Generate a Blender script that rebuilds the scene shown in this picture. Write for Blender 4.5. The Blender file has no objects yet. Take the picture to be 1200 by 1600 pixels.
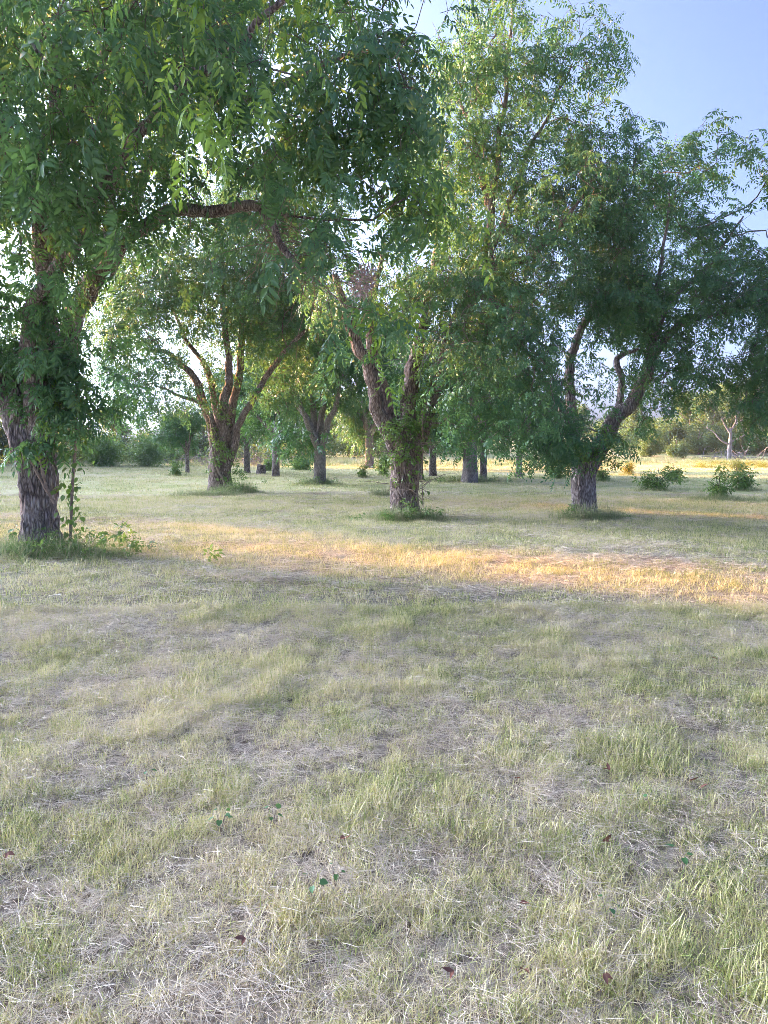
import bpy, math
import numpy as np
from mathutils import Vector

# ------------------------------------------------------------------ camera, sky, sun, exposure
sc = bpy.context.scene
COL = sc.collection
CAM_H = 1.6
FPX = 1186.0                      # focal length in photograph pixels (1200 x 1600)
PITCH = math.atan(103.0 / FPX)    # the horizon stands 103 px above the middle
SUN_AZ = math.radians(-60.0)      # 60 degrees left of the view direction
SUN_EL = math.radians(9.5)

cam_d = bpy.data.cameras.new("camera")
cam = bpy.data.objects.new("camera", cam_d)
COL.objects.link(cam)
cam.location = (0, 0, CAM_H)
cam.rotation_euler = (math.pi / 2 - PITCH, 0, 0)
cam_d.sensor_fit = 'VERTICAL'
cam_d.sensor_height = 32.0
cam_d.lens = 32.0 * FPX / 1600.0
cam_d.clip_start = 0.05
cam_d.clip_end = 3000
sc.camera = cam

w = bpy.data.worlds.new("World")
sc.world = w
w.use_nodes = True
wn = w.node_tree
wn.nodes.clear()
wo = wn.nodes.new("ShaderNodeOutputWorld")
wb = wn.nodes.new("ShaderNodeBackground")
sky = wn.nodes.new("ShaderNodeTexSky")
sky.sky_type = 'NISHITA'
sky.sun_disc = False
sky.sun_elevation = SUN_EL
sky.sun_rotation = SUN_AZ
sky.air_density = 0.15
sky.dust_density = 6.0
sky.ozone_density = 3.1
wb.inputs[1].default_value = 0.15
wn.links.new(sky.outputs[0], wb.inputs[0])
wn.links.new(wb.outputs[0], wo.inputs[0])

sun_d = bpy.data.lights.new("sun", 'SUN')
sun_d.energy = 2.9
sun_d.angle = math.radians(0.55)
sun_d.color = (1.0, 0.49, 0.13)
sun = bpy.data.objects.new("sun", sun_d)
COL.objects.link(sun)
S_DIR = Vector((math.sin(SUN_AZ) * math.cos(SUN_EL), math.cos(SUN_AZ) * math.cos(SUN_EL), math.sin(SUN_EL)))
sun.rotation_euler = S_DIR.to_track_quat('Z', 'Y').to_euler()
sun.location = (-40, 25, 20)

sc.view_settings.view_transform = 'Standard'
sc.view_settings.look = 'None'
sc.view_settings.exposure = 3.32
sc.view_settings.gamma = 1.0
sc.view_settings.use_curve_mapping = False
sc.cycles.max_bounces = 7
sc.cycles.diffuse_bounces = 5
sc.cycles.glossy_bounces = 2
sc.cycles.transmission_bounces = 4
sc.cycles.transparent_max_bounces = 7
sc.cycles.use_denoising = True
sc.cycles.denoiser = 'OPENIMAGEDENOISE'
sc.cycles.denoising_input_passes = 'RGB_ALBEDO_NORMAL'
sc.cycles.denoising_prefilter = 'NONE'
sc.cycles.filter_width = 0.8
sc.cycles.sample_clamp_indirect = 6.0

R = np.random.default_rng(7)

# ------------------------------------------------------------------ helpers: pixels, noise
CP, SP = math.cos(PITCH), math.sin(PITCH)

def ray(px, py):
    x, y = (px - 600.0) / FPX, (800.0 - py) / FPX
    return np.array([x, CP + SP * y, -SP + CP * y])

def P(px, py, Y):
    r = ray(px, py)
    return np.array([0, 0, CAM_H]) + r * (Y / r[1])

def G(px, py):
    r = ray(px, py)
    return np.array([0, 0, CAM_H]) + r * (-CAM_H / r[2])

def _h(ix, iy, iz):
    h = (ix.astype(np.int64) * 374761393 + iy.astype(np.int64) * 668265263 + iz.astype(np.int64) * 1440662683) & 0xFFFFFFFF
    h = ((h ^ (h >> 13)) * 1274126177) & 0xFFFFFFFF
    h = (h ^ (h >> 16)) & 0xFFFFFF
    return h / float(0xFFFFFF)

def vnoise(p):
    p = np.asarray(p, float)
    i = np.floor(p).astype(np.int64)
    f = p - i
    u = f * f * (3 - 2 * f)
    x, y, z = i[:, 0], i[:, 1], i[:, 2]
    r = 0
    for dx in (0, 1):
        for dy in (0, 1):
            for dz in (0, 1):
                wgt = (u[:, 0] if dx else 1 - u[:, 0]) * (u[:, 1] if dy else 1 - u[:, 1]) * (u[:, 2] if dz else 1 - u[:, 2])
                r = r + wgt * _h(x + dx, y + dy, z + dz)
    return r

def fbm(p, o=3):
    p = np.asarray(p, float)
    s, a, t = 0, 1.0, 0
    for k in range(o):
        s = s + a * vnoise(p * (2.03 ** k) + 17.3 * k)
        t += a
        a *= 0.5
    return s / t

def n2(x, y, f, o=3, seed=0.0):
    x = np.atleast_1d(np.asarray(x, float)); y = np.atleast_1d(np.asarray(y, float))
    return fbm(np.stack([x * f + seed, y * f - seed, np.full_like(x, seed * 1.7)], 1), o)

def sstep(a, b, x):
    t = np.clip((x - a) / (b - a), 0, 1)
    return t * t * (3 - 2 * t)

def gz(x, y):
    """height of the ground"""
    x = np.atleast_1d(np.asarray(x, float)); y = np.atleast_1d(np.asarray(y, float))
    d = np.hypot(x, y)
    z = (n2(x, y, 1.1, 3, 3.1) - 0.5) * 0.07 * sstep(1.0, 3.0, d) * (1 - sstep(25, 60, d))
    z = z + (n2(x, y, 0.12, 2, 9.7) - 0.5) * 0.16 * sstep(4, 20, d)
    z = z + 3.4 * sstep(72, 150, y) * sstep(-30, 10, x) - 0.5 * (1 - sstep(-30, 10, x)) * sstep(60, 110, y)
    return z

# ------------------------------------------------------------------ helpers: meshes
def mesh_np(name, V, faces, mats, mi=None, smooth=True, attrs=None):
    """faces: list of (m,k) arrays; mi: list of material indices per array"""
    me = bpy.data.meshes.new(name)
    V = np.asarray(V, np.float32)
    me.vertices.add(len(V))
    me.vertices.foreach_set('co', V.ravel())
    faces = [np.asarray(f, np.int32) for f in faces]
    keep = [k for k in range(len(faces)) if len(faces[k])]
    if keep:
        tot = np.concatenate([np.full(len(faces[k]), faces[k].shape[1], np.int32) for k in keep])
        vi = np.concatenate([faces[k].ravel() for k in keep])
        st = np.concatenate([[0], np.cumsum(tot)[:-1]]).astype(np.int32)
        me.loops.add(len(vi))
        me.loops.foreach_set('vertex_index', vi)
        me.polygons.add(len(tot))
        me.polygons.foreach_set('loop_start', st)
        me.polygons.foreach_set('loop_total', tot)
        me.polygons.foreach_set('use_smooth', np.full(len(tot), smooth, bool))
        if mi is not None:
            me.polygons.foreach_set('material_index', np.concatenate([np.full(len(faces[k]), mi[k], np.int32) for k in keep]))
    for m in (mats if isinstance(mats, (list, tuple)) else [mats]):
        me.materials.append(m)
    for an, (typ, arr) in (attrs or {}).items():
        a = me.attributes.new(an, typ, 'POINT')
        if typ == 'FLOAT_VECTOR':
            a.data.foreach_set('vector', np.asarray(arr, np.float32).ravel())
        elif typ == 'INT':
            a.data.foreach_set('value', np.asarray(arr, np.int32))
        else:
            a.data.foreach_set('value', np.asarray(arr, np.float32))
    me.update(calc_edges=True)
    return me

def obj(name, me, parent=None, loc=None):
    o = bpy.data.objects.new(name, me)
    COL.objects.link(o)
    if parent is not None:
        o.parent = parent
    if loc is not None:
        o.location = loc
    return o

def tag(o, label=None, cat=None, group=None, kind=None):
    if label: o['label'] = label
    if cat: o['category'] = cat
    if group: o['group'] = group
    if kind: o['kind'] = kind
    return o

def thing(name, label, cat, loc=(0, 0, 0), group=None):
    o = bpy.data.objects.new(name, None)
    COL.objects.link(o)
    o.location = loc
    o.empty_display_size = 0.2
    return tag(o, label, cat, group)

class Acc:
    def __init__(s):
        s.v, s.f, s.m, s.a, s.n = [], [], [], {}, 0
    def add(s, V, F, mi=0, **at):
        V = np.asarray(V, float)
        s.v.append(V); s.f.append(np.asarray(F, int) + s.n); s.m.append(mi)
        for k, x in at.items():
            s.a.setdefault(k, []).append(np.broadcast_to(np.asarray(x, float), (len(V),)))
        s.n += len(V)
    def mesh(s, name, mats, smooth=True):
        return mesh_np(name, np.concatenate(s.v), s.f, mats, s.m, smooth,
                       {k: ('FLOAT', np.concatenate(x)) for k, x in s.a.items()})

def norm(v):
    v = np.asarray(v, float)
    return v / (np.linalg.norm(v, axis=-1, keepdims=True) + 1e-12)

def spline(pts, step):
    """Catmull-Rom through rows of pts (any columns), resampled about every `step`"""
    p = np.asarray(pts, float)
    if len(p) == 2:
        n = max(2, int(np.linalg.norm(p[1, :3] - p[0, :3]) / step) + 1)
        t = np.linspace(0, 1, n)[:, None]
        return p[0] * (1 - t) + p[1] * t
    q = np.vstack([2 * p[0] - p[1], p, 2 * p[-1] - p[-2]])
    out = []
    for k in range(1, len(q) - 2):
        n = max(2, int(np.linalg.norm(q[k + 1, :3] - q[k, :3]) / step) + 1)
        t = np.linspace(0, 1, n, endpoint=False)[:, None]
        a, b, c, d = q[k - 1], q[k], q[k + 1], q[k + 2]
        out.append(0.5 * (2 * b + (c - a) * t + (2 * a - 5 * b + 4 * c - d) * t ** 2 + (3 * b - a - 3 * c + d) * t ** 3))
    out.append(p[-1:])
    return np.vstack(out)

def frames(pts):
    t = np.gradient(pts, axis=0)
    t = norm(t)
    u = np.zeros_like(t)
    ref = np.array([1.0, 0, 0]) if abs(t[0, 0]) < 0.8 else np.array([0, 1.0, 0])
    a = norm(ref - t[0] * np.dot(ref, t[0]))
    for i in range(len(t)):
        a = a - t[i] * np.dot(a, t[i])
        a = a / (np.linalg.norm(a) + 1e-12)
        u[i] = a
    return t, u, np.cross(t, u)

def tube(pts, rad, sides):
    pts = np.asarray(pts, float); n = len(pts)
    t, u, v = frames(pts)
    th = np.linspace(0, 2 * np.pi, sides, endpoint=False)
    ring = u[:, None, :] * np.cos(th)[None, :, None] + v[:, None, :] * np.sin(th)[None, :, None]
    V = pts[:, None, :] + ring * np.asarray(rad, float).reshape(n, -1)[:, :, None]
    i = np.arange(n - 1)[:, None] * sides; j = np.arange(sides)[None, :]; k = (j + 1) % sides
    F = np.stack([i + j, i + k, i + sides + k, i + sides + j], -1).reshape(-1, 4)
    return V.reshape(-1, 3), F

def bark_tube(pts, rad, sides, amp=0.03, fr=14.0, seed=0.0, flare=0.0, lobes=5):
    """a tube whose radius is cut by the long furrows of bark; flare widens the foot"""
    pts = np.asarray(pts, float); n = len(pts)
    th = np.linspace(0, 2 * np.pi, sides, endpoint=False)
    s = np.concatenate([[0], np.cumsum(np.linalg.norm(np.diff(pts, axis=0), axis=1))])
    rad = np.asarray(rad, float)
    rr = np.repeat(rad[:, None], sides, 1)
    c, si = np.cos(th)[None, :], np.sin(th)[None, :]
    wob = 0.12 * np.sin(s[:, None] * 2.1 + seed)
    q = np.stack([(rr * np.cos(th[None, :] + wob) * fr).ravel() + seed, (rr * np.sin(th[None, :] + wob) * fr).ravel() - seed,
                  np.repeat(s * 3.2, sides)], 1)
    f1 = fbm(q, 3).reshape(n, sides)
    ridge = 1 - np.abs(2 * f1 - 1) * 2.2
    big = fbm(np.stack([(rr * c * 3.0).ravel() + seed * 2, (rr * si * 3.0).ravel(), np.repeat(s * 0.9, sides)], 1), 2).reshape(n, sides) - 0.5
    rr = rr * (1 + 0.13 * big) + amp * (0.5 - np.clip(ridge, 0, 1)) * np.minimum(1, rr / 0.15)
    if flare:
        lob = 0.55 + 0.45 * np.cos(th[None, :] * lobes + seed)
        rr = rr + flare * np.exp(-s[:, None] / 0.22) * lob
    return tube(pts, rr, sides)

# ------------------------------------------------------------------ materials
def new_mat(name):
    m = bpy.data.materials.new(name)
    m.use_nodes = True
    nt = m.node_tree
    nt.nodes.clear()
    return m, nt, nt.nodes.new, nt.links.new

def ramp(nt, stops, interp='LINEAR'):
    n = nt.nodes.new('ShaderNodeValToRGB')
    cr = n.color_ramp
    cr.interpolation = interp
    while len(cr.elements) < len(stops):
        cr.elements.new(0.5)
    for e, (p, c) in zip(cr.elements, stops):
        e.position = p
        e.color = (c[0], c[1], c[2], 1)
    return n

def math_node(nt, op, a, b=None, c=None, clamp=False):
    n = nt.nodes.new('ShaderNodeMath')
    n.operation = op
    n.use_clamp = clamp
    for k, x in enumerate((a, b, c)):
        if x is None: continue
        if isinstance(x, (int, float)): n.inputs[k].default_value = x
        else: nt.links.new(x, n.inputs[k])
    return n.outputs[0]

def noise_tex(nt, vec, scale, detail=3, rough=0.5, dist=0.0):
    n = nt.nodes.new('ShaderNodeTexNoise')
    n.inputs['Scale'].default_value = scale
    n.inputs['Detail'].default_value = detail
    n.inputs['Roughness'].default_value = rough
    n.inputs['Distortion'].default_value = dist
    if vec is not None: nt.links.new(vec, n.inputs['Vector'])
    return n

def leaf_mat(name, stops, trans=0.4, tcol=(0.2, 0.3, 0.03), rough=0.42, wscale=0.35, spec=0.5):
    """stops: ramp over a mix of per-leaflet chance and slow drift through the crown"""
    m, nt, N, L = new_mat(name)
    out = N('ShaderNodeOutputMaterial')
    at = N('ShaderNodeAttribute'); at.attribute_name = 'rnd'
    geo = N('ShaderNodeNewGeometry')
    nz = noise_tex(nt, geo.outputs['Position'], wscale, 2)
    oi = N('ShaderNodeObjectInfo')
    f = math_node(nt, 'MULTIPLY', at.outputs['Fac'], 0.40)
    f = math_node(nt, 'MULTIPLY_ADD', oi.outputs['Random'], 0.25, f)
    nn = math_node(nt, 'MULTIPLY_ADD', nz.outputs['Fac'], 2.0, -0.5, True)
    f = math_node(nt, 'MULTIPLY_ADD', nn, 0.35, f, True)
    rp = ramp(nt, stops)
    L(f, rp.inputs[0])
    pb = N('ShaderNodeBsdfPrincipled')
    pb.inputs['Roughness'].default_value = rough
    pb.inputs['Specular IOR Level'].default_value = spec
    L(rp.outputs[0], pb.inputs['Base Color'])
    tr = N('ShaderNodeBsdfTranslucent')
    mx = N('ShaderNodeMix'); mx.data_type = 'RGBA'; mx.blend_type = 'MIX'
    mx.inputs[0].default_value = 0.65
    L(rp.outputs[0], mx.inputs[6]); mx.inputs[7].default_value = (*tcol, 1)
    L(mx.outputs[2], tr.inputs['Color'])
    ms = N('ShaderNodeMixShader')
    ms.inputs[0].default_value = trans
    L(pb.outputs[0], ms.inputs[1]); L(tr.outputs[0], ms.inputs[2])
    L(ms.outputs[0], out.inputs['Surface'])
    return m

def bark_mat(name, dark, mid, light, scale=1.0):
    m, nt, N, L = new_mat(name)
    out = N('ShaderNodeOutputMaterial')
    geo = N('ShaderNodeNewGeometry')
    mp = N('ShaderNodeMapping'); mp.inputs['Scale'].default_value = (scale, scale, 0.22 * scale)
    L(geo.outputs['Position'], mp.inputs['Vector'])
    n1 = noise_tex(nt, mp.outputs[0], 34, 5, 0.65, 0.4)
    n2_ = noise_tex(nt, geo.outputs['Position'], 3.0, 3)
    vo = N('ShaderNodeTexVoronoi'); vo.feature = 'DISTANCE_TO_EDGE'; vo.inputs['Scale'].default_value = 26
    L(mp.outputs[0], vo.inputs['Vector'])
    e = math_node(nt, 'MULTIPLY', vo.outputs['Distance'], 3.0, None, True)
    f = math_node(nt, 'MULTIPLY_ADD', n2_.outputs['Fac'], 0.5, math_node(nt, 'MULTIPLY', n1.outputs['Fac'], 0.75))
    f = math_node(nt, 'MULTIPLY_ADD', e, 0.38, math_node(nt, 'ADD', f, -0.34), True)
    rp = ramp(nt, [(0.15, dark), (0.45, mid), (0.85, light)])
    L(f, rp.inputs[0])
    pb = N('ShaderNodeBsdfPrincipled'); pb.inputs['Roughness'].default_value = 0.9
    pb.inputs['Specular IOR Level'].default_value = 0.2
    L(rp.outputs[0], pb.inputs['Base Color'])
    bp = N('ShaderNodeBump'); bp.inputs['Strength'].default_value = 0.9; bp.inputs['Distance'].default_value = 0.035
    L(f, bp.inputs['Height']); L(bp.outputs[0], pb.inputs['Normal'])
    L(pb.outputs[0], out.inputs['Surface'])
    return m

def grass_mat(name, stops, nscale=1.1, nmix=0.38, trans=0.22, contrast=3.6):
    m, nt, N, L = new_mat(name)
    out = N('ShaderNodeOutputMaterial')
    at = N('ShaderNodeAttribute'); at.attribute_name = 'rnd'
    geo = N('ShaderNodeNewGeometry')
    oi = N('ShaderNodeObjectInfo')
    a = noise_tex(nt, geo.outputs['Position'], nscale, 4, 0.6)
    b = noise_tex(nt, geo.outputs['Position'], 0.22, 2)
    s = math_node(nt, 'ADD', a.outputs['Fac'], math_node(nt, 'MULTIPLY_ADD', b.outputs['Fac'], 0.7, -0.35))
    s = math_node(nt, 'MULTIPLY_ADD', s, contrast, 0.5 - contrast * 0.5, True)
    f = math_node(nt, 'MULTIPLY', at.outputs['Fac'], 1 - nmix)
    f = math_node(nt, 'MULTIPLY_ADD', s, nmix * 0.8, f)
    f = math_node(nt, 'MULTIPLY_ADD', oi.outputs['Random'], nmix * 0.2, f, True)
    rp = ramp(nt, stops)
    L(f, rp.inputs[0])
    pb = N('ShaderNodeBsdfPrincipled'); pb.inputs['Roughness'].default_value = 0.55
    pb.inputs['Specular IOR Level'].default_value = 0.35
    L(rp.outputs[0], pb.inputs['Base Color'])
    tr = N('ShaderNodeBsdfTranslucent'); L(rp.outputs[0], tr.inputs['Color'])
    ms = N('ShaderNodeMixShader'); ms.inputs[0].default_value = trans
    L(pb.outputs[0], ms.inputs[1]); L(tr.outputs[0], ms.inputs[2])
    L(ms.outputs[0], out.inputs['Surface'])
    return m

def plain_mat(name, c1, c2, scale=6.0, rough=0.85):
    m, nt, N, L = new_mat(name)
    out = N('ShaderNodeOutputMaterial')
    geo = N('ShaderNodeNewGeometry')
    nz = noise_tex(nt, geo.outputs['Position'], scale, 4, 0.6)
    rp = ramp(nt, [(0.3, c1), (0.7, c2)])
    L(nz.outputs['Fac'], rp.inputs[0])
    pb = N('ShaderNodeBsdfPrincipled'); pb.inputs['Roughness'].default_value = rough
    pb.inputs['Specular IOR Level'].default_value = 0.25
    L(rp.outputs[0], pb.inputs['Base Color'])
    L(pb.outputs[0], out.inputs['Surface'])
    return m

M_LEAF = leaf_mat('leaf_pecan', tcol=(0.19, 0.31, 0.045), stops=[(0.0, (0.042, 0.125, 0.085)), (0.35, (0.072, 0.185, 0.098)), (0.7, (0.12, 0.26, 0.090)), (0.92, (0.22, 0.34, 0.08)), (1.0, (0.42, 0.38, 0.10))])
M_LEAF_FRESH = leaf_mat('leaf_fresh', [(0.0, (0.11, 0.26, 0.045)), (1.0, (0.26, 0.42, 0.07))], 0.45, (0.3, 0.42, 0.04))
M_LEAF_FAR = leaf_mat('leaf_far', [(0.0, (0.07, 0.13, 0.065)), (0.5, (0.12, 0.20, 0.075)), (1.0, (0.22, 0.27, 0.08))], 0.4, (0.22, 0.28, 0.04), 0.5, 0.12)
M_LEAF_BUSH = leaf_mat('leaf_bush', [(0.0, (0.10, 0.21, 0.06)), (0.5, (0.19, 0.32, 0.085)), (1.0, (0.32, 0.42, 0.11))], 0.4, (0.25, 0.35, 0.05))
M_LEAF_YELLOW = leaf_mat('leaf_yellow', [(0.0, (0.14, 0.17, 0.03)), (0.6, (0.30, 0.27, 0.03)), (1.0, (0.42, 0.34, 0.03))], 0.4, (0.45, 0.38, 0.03))
M_DEADLEAF = leaf_mat('leaf_dead', [(0.0, (0.34, 0.22, 0.18)), (0.5, (0.52, 0.39, 0.34)), (1.0, (0.68, 0.57, 0.52))], 0.2, (0.35, 0.22, 0.15), 0.8, 3.0, 0.1)
M_BARK = bark_mat('bark', (0.045, 0.032, 0.028), (0.25, 0.20, 0.18), (0.56, 0.49, 0.46))
M_BARK_BROWN = bark_mat('bark_brown', (0.045, 0.03, 0.024), (0.24, 0.175, 0.145), (0.50, 0.41, 0.36))
M_BARK_PALE = bark_mat('bark_pale', (0.12, 0.095, 0.085), (0.27, 0.225, 0.21), (0.44, 0.39, 0.37))
M_TWIG = plain_mat('twig', (0.07, 0.05, 0.045), (0.17, 0.13, 0.11), 9)
M_DEADWOOD = plain_mat('dead_wood', (0.17, 0.145, 0.14), (0.32, 0.285, 0.28), 4)
M_VINE = plain_mat('vine_stem', (0.20, 0.14, 0.11), (0.36, 0.27, 0.21), 12)
STRAW = [(0.0, (0.90, 0.78, 0.56)), (0.30, (0.82, 0.70, 0.43)), (0.52, (0.74, 0.66, 0.30)), (0.68, (0.56, 0.55, 0.18)), (0.80, (0.32, 0.38, 0.10)), (0.90, (0.14, 0.21, 0.06)), (1.0, (0.06, 0.08, 0.035))]
M_GRASS = grass_mat('grass_blades', STRAW)
M_THATCH = grass_mat('dry_thatch', [(0.0, (0.92, 0.80, 0.62)), (0.5, (0.80, 0.67, 0.50)), (0.75, (0.50, 0.38, 0.28)), (1.0, (0.17, 0.11, 0.07))], 2.0, 0.4, 0.2)
M_LUSH = grass_mat('lush_blades', [(0.0, (0.62, 0.56, 0.24)), (0.4, (0.46, 0.49, 0.15)), (0.8, (0.27, 0.37, 0.10)), (1.0, (0.14, 0.26, 0.09))], 0.8, 0.4, 0.35)
M_WEED = grass_mat('weed_blades', [(0.0, (0.62, 0.50, 0.36)), (0.35, (0.50, 0.46, 0.24)), (0.7, (0.30, 0.38, 0.14)), (1.0, (0.14, 0.24, 0.08))], 2.5, 0.35, 0.3)
M_RUST = plain_mat('rust_leaf', (0.20, 0.075, 0.05), (0.34, 0.17, 0.11), 30)
M_BROADLEAF = leaf_mat('broadleaf', [(0.0, (0.05, 0.15, 0.06)), (1.0, (0.12, 0.27, 0.08))], 0.3)

def ground_mat():
    m, nt, N, L = new_mat('ground')
    out = N('ShaderNodeOutputMaterial')
    geo = N('ShaderNodeNewGeometry')
    a = noise_tex(nt, geo.outputs['Position'], 0.9, 4, 0.6)
    b = noise_tex(nt, geo.outputs['Position'], 0.22, 2)
    s = math_node(nt, 'ADD', a.outputs['Fac'], math_node(nt, 'MULTIPLY_ADD', b.outputs['Fac'], 0.7, -0.35))
    s = math_node(nt, 'MULTIPLY_ADD', s, 3.0, -1.0, True)
    fine = noise_tex(nt, geo.outputs['Position'], 45, 5, 0.7)
    f = math_node(nt, 'MULTIPLY_ADD', fine.outputs['Fac'], 0.5, math_node(nt, 'MULTIPLY', s, 0.5), True)
    rp = ramp(nt, [(0.15, (0.66, 0.57, 0.38)), (0.45, (0.58, 0.53, 0.27)), (0.8, (0.38, 0.41, 0.15))])
    L(f, rp.inputs[0])
    # bare earth and old thatch between the blades close to
    so = noise_tex(nt, geo.outputs['Position'], 18, 5, 0.7)
    rs = ramp(nt, [(0.35, (0.12, 0.085, 0.06)), (0.62, (0.48, 0.40, 0.30))])
    L(so.outputs['Fac'], rs.inputs[0])
    ln = N('ShaderNodeVectorMath'); ln.operation = 'LENGTH'; L(geo.outputs['Position'], ln.inputs[0])
    mr = N('ShaderNodeMapRange'); mr.inputs[1].default_value = 6; mr.inputs[2].default_value = 26
    L(ln.outputs['Value'], mr.inputs[0])
    mx = N('ShaderNodeMix'); mx.data_type = 'RGBA'
    L(mr.outputs[0], mx.inputs[0]); L(rs.outputs[0], mx.inputs[6]); L(rp.outputs[0], mx.inputs[7])
    pb = N('ShaderNodeBsdfPrincipled'); pb.inputs['Roughness'].default_value = 0.95
    pb.inputs['Specular IOR Level'].default_value = 0.1
    L(mx.outputs[2], pb.inputs['Base Color'])
    bp = N('ShaderNodeBump'); bp.inputs['Strength'].default_value = 0.6; bp.inputs['Distance'].default_value = 0.03
    L(fine.outputs['Fac'], bp.inputs['Height']); L(bp.outputs[0], pb.inputs['Normal'])
    L(pb.outputs[0], out.inputs['Surface'])
    return m
M_GROUND = ground_mat()

# ------------------------------------------------------------------ instancing: a mesh of points carries rot / scl / var
_src = {}
def source(name, me):
    o = bpy.data.objects.new(name, me)      # never linked: only its mesh is read
    return o

def scatter_tree(name, sources):
    ng = bpy.data.node_groups.new(name, 'GeometryNodeTree')
    ng.interface.new_socket('Geometry', in_out='INPUT', socket_type='NodeSocketGeometry')
    ng.interface.new_socket('Geometry', in_out='OUTPUT', socket_type='NodeSocketGeometry')
    N, L = ng.nodes.new, ng.links.new
    gi, go = N('NodeGroupInput'), N('NodeGroupOutput')
    jn = N('GeometryNodeJoinGeometry')
    for s in sources:
        oi = N('GeometryNodeObjectInfo'); oi.inputs['Object'].default_value = s
        oi.inputs['As Instance'].default_value = False
        g2 = N('GeometryNodeGeometryToInstance')
        L(oi.outputs['Geometry'], g2.inputs[0]); L(g2.outputs[0], jn.inputs[0])
    ip = N('GeometryNodeInstanceOnPoints')
    ip.inputs['Pick Instance'].default_value = True
    def attr(n, t):
        a = N('GeometryNodeInputNamedAttribute'); a.data_type = t; a.inputs['Name'].default_value = n
        return a.outputs['Attribute']
    er = N('FunctionNodeEulerToRotation')
    L(attr('rot', 'FLOAT_VECTOR'), er.inputs[0])
    L(gi.outputs[0], ip.inputs['Points']); L(jn.outputs[0], ip.inputs['Instance'])
    L(attr('var', 'INT'), ip.inputs['Instance Index'])
    L(er.outputs[0], ip.inputs['Rotation'])
    L(attr('scl', 'FLOAT_VECTOR'), ip.inputs['Scale'])
    L(ip.outputs[0], go.inputs[0])
    return ng

def scatter(name, pts, rot, scl, var, ng, mats, parent=None, kind='stuff'):
    pts = np.asarray(pts, float)
    scl = np.asarray(scl, float)
    if scl.ndim == 1:
        scl = np.repeat(scl[:, None], 3, 1)
    me = mesh_np(name, pts, [], mats, attrs={'rot': ('FLOAT_VECTOR', rot), 'scl': ('FLOAT_VECTOR', scl), 'var': ('INT', var)})
    o = obj(name, me, parent)
    md = o.modifiers.new('scatter', 'NODES')
    md.node_group = ng
    if kind: o['kind'] = kind
    return o

# ------------------------------------------------------------------ leaf and grass pieces
def leaflet(acc, base, d, n, L_, W, rnd, detail, mi=0, curl=0.25):
    """lance-shaped leaflet: base point, direction d, face normal n"""
    d = norm(d); s = norm(np.cross(n, d)); n = np.cross(d, s)
    if detail >= 2:
        ts = [(0.0, 0.0), (0.28, 0.85), (0.62, 0.80), (1.0, 0.0)]
        V = [base]
        for t, wd in ts[1:3]:
            c = base + d * L_ * t - n * curl * L_ * t * t
            V += [c + s * W * 0.5 * wd + n * W * 0.14, c - n * W * 0.04, c - s * W * 0.5 * wd + n * W * 0.14]
        V.append(base + d * L_ - n * curl * L_ * 1.1)
        F = [(0, 2, 1), (0, 3, 2), (1, 2, 5), (1, 5, 4), (2, 3, 6), (2, 6, 5), (4, 5, 7), (5, 6, 7)]
    else:
        c = base + d * L_ * 0.45 - n * curl * L_ * 0.2
        V = [base, c + s * W * 0.5 + n * W * 0.1, c - s * W * 0.5 + n * W * 0.1, base + d * L_ - n * curl * L_]
        F = [(0, 2, 1), (1, 2, 3)]
    acc.add(np.array(V), F, mi, rnd=rnd)

def compound(acc, rng, org, d, L_, pairs, detail, mi=0, lw=0.37, droop=0.5, size=1.0):
    """a pinnate leaf hanging from org along d"""
    d = norm(d); up = np.array([0, 0, 1.0])
    side = norm(np.cross(up, d) + 1e-6)
    r0 = rng.random()
    pts = []
    for t in np.linspace(0, 1, pairs + 2):
        pts.append(org + d * L_ * t * (1 - 0.15 * droop * t) - up * droop * L_ * 0.55 * t * t)
    pts = np.array(pts)
    if detail >= 2:
        q = side * 0.0022
        for k in range(len(pts) - 1):
            acc.add(np.array([pts[k] - q, pts[k] + q, pts[k + 1] + q, pts[k + 1] - q])[[0, 1, 2, 3]], [(0, 1, 2), (0, 2, 3)], mi, rnd=1.0)
    for k in range(1, len(pts)):
        tg = norm(pts[k] - pts[k - 1])
        t = k / (len(pts) - 1)
        ln = L_ * (0.29 + 0.13 * math.sin(math.pi * min(1, t * 0.8))) * size
        nn = norm(np.cross(tg, side))
        if nn[2] < 0: nn = -nn
        for sg in (-1, 1):
            if k == len(pts) - 1 and sg == 1: break
            if k == len(pts) - 1:
                dd = tg
            else:
                dd = tg * rng.uniform(0.35, 0.7) + side * sg * rng.uniform(0.75, 1.0) - up * rng.uniform(0.05, 0.9)
            if rng.random() < 0.08: continue
            n_ = nn + rng.normal(0, 0.4, 3)
            leaflet(acc, pts[k], dd, n_, ln * rng.uniform(0.85, 1.12), ln * lw * rng.uniform(0.85, 1.15),
                    np.clip(r0 * 0.5 + rng.random() * 0.5, 0, 1), detail, mi, rng.uniform(0.1, 0.42))

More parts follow.
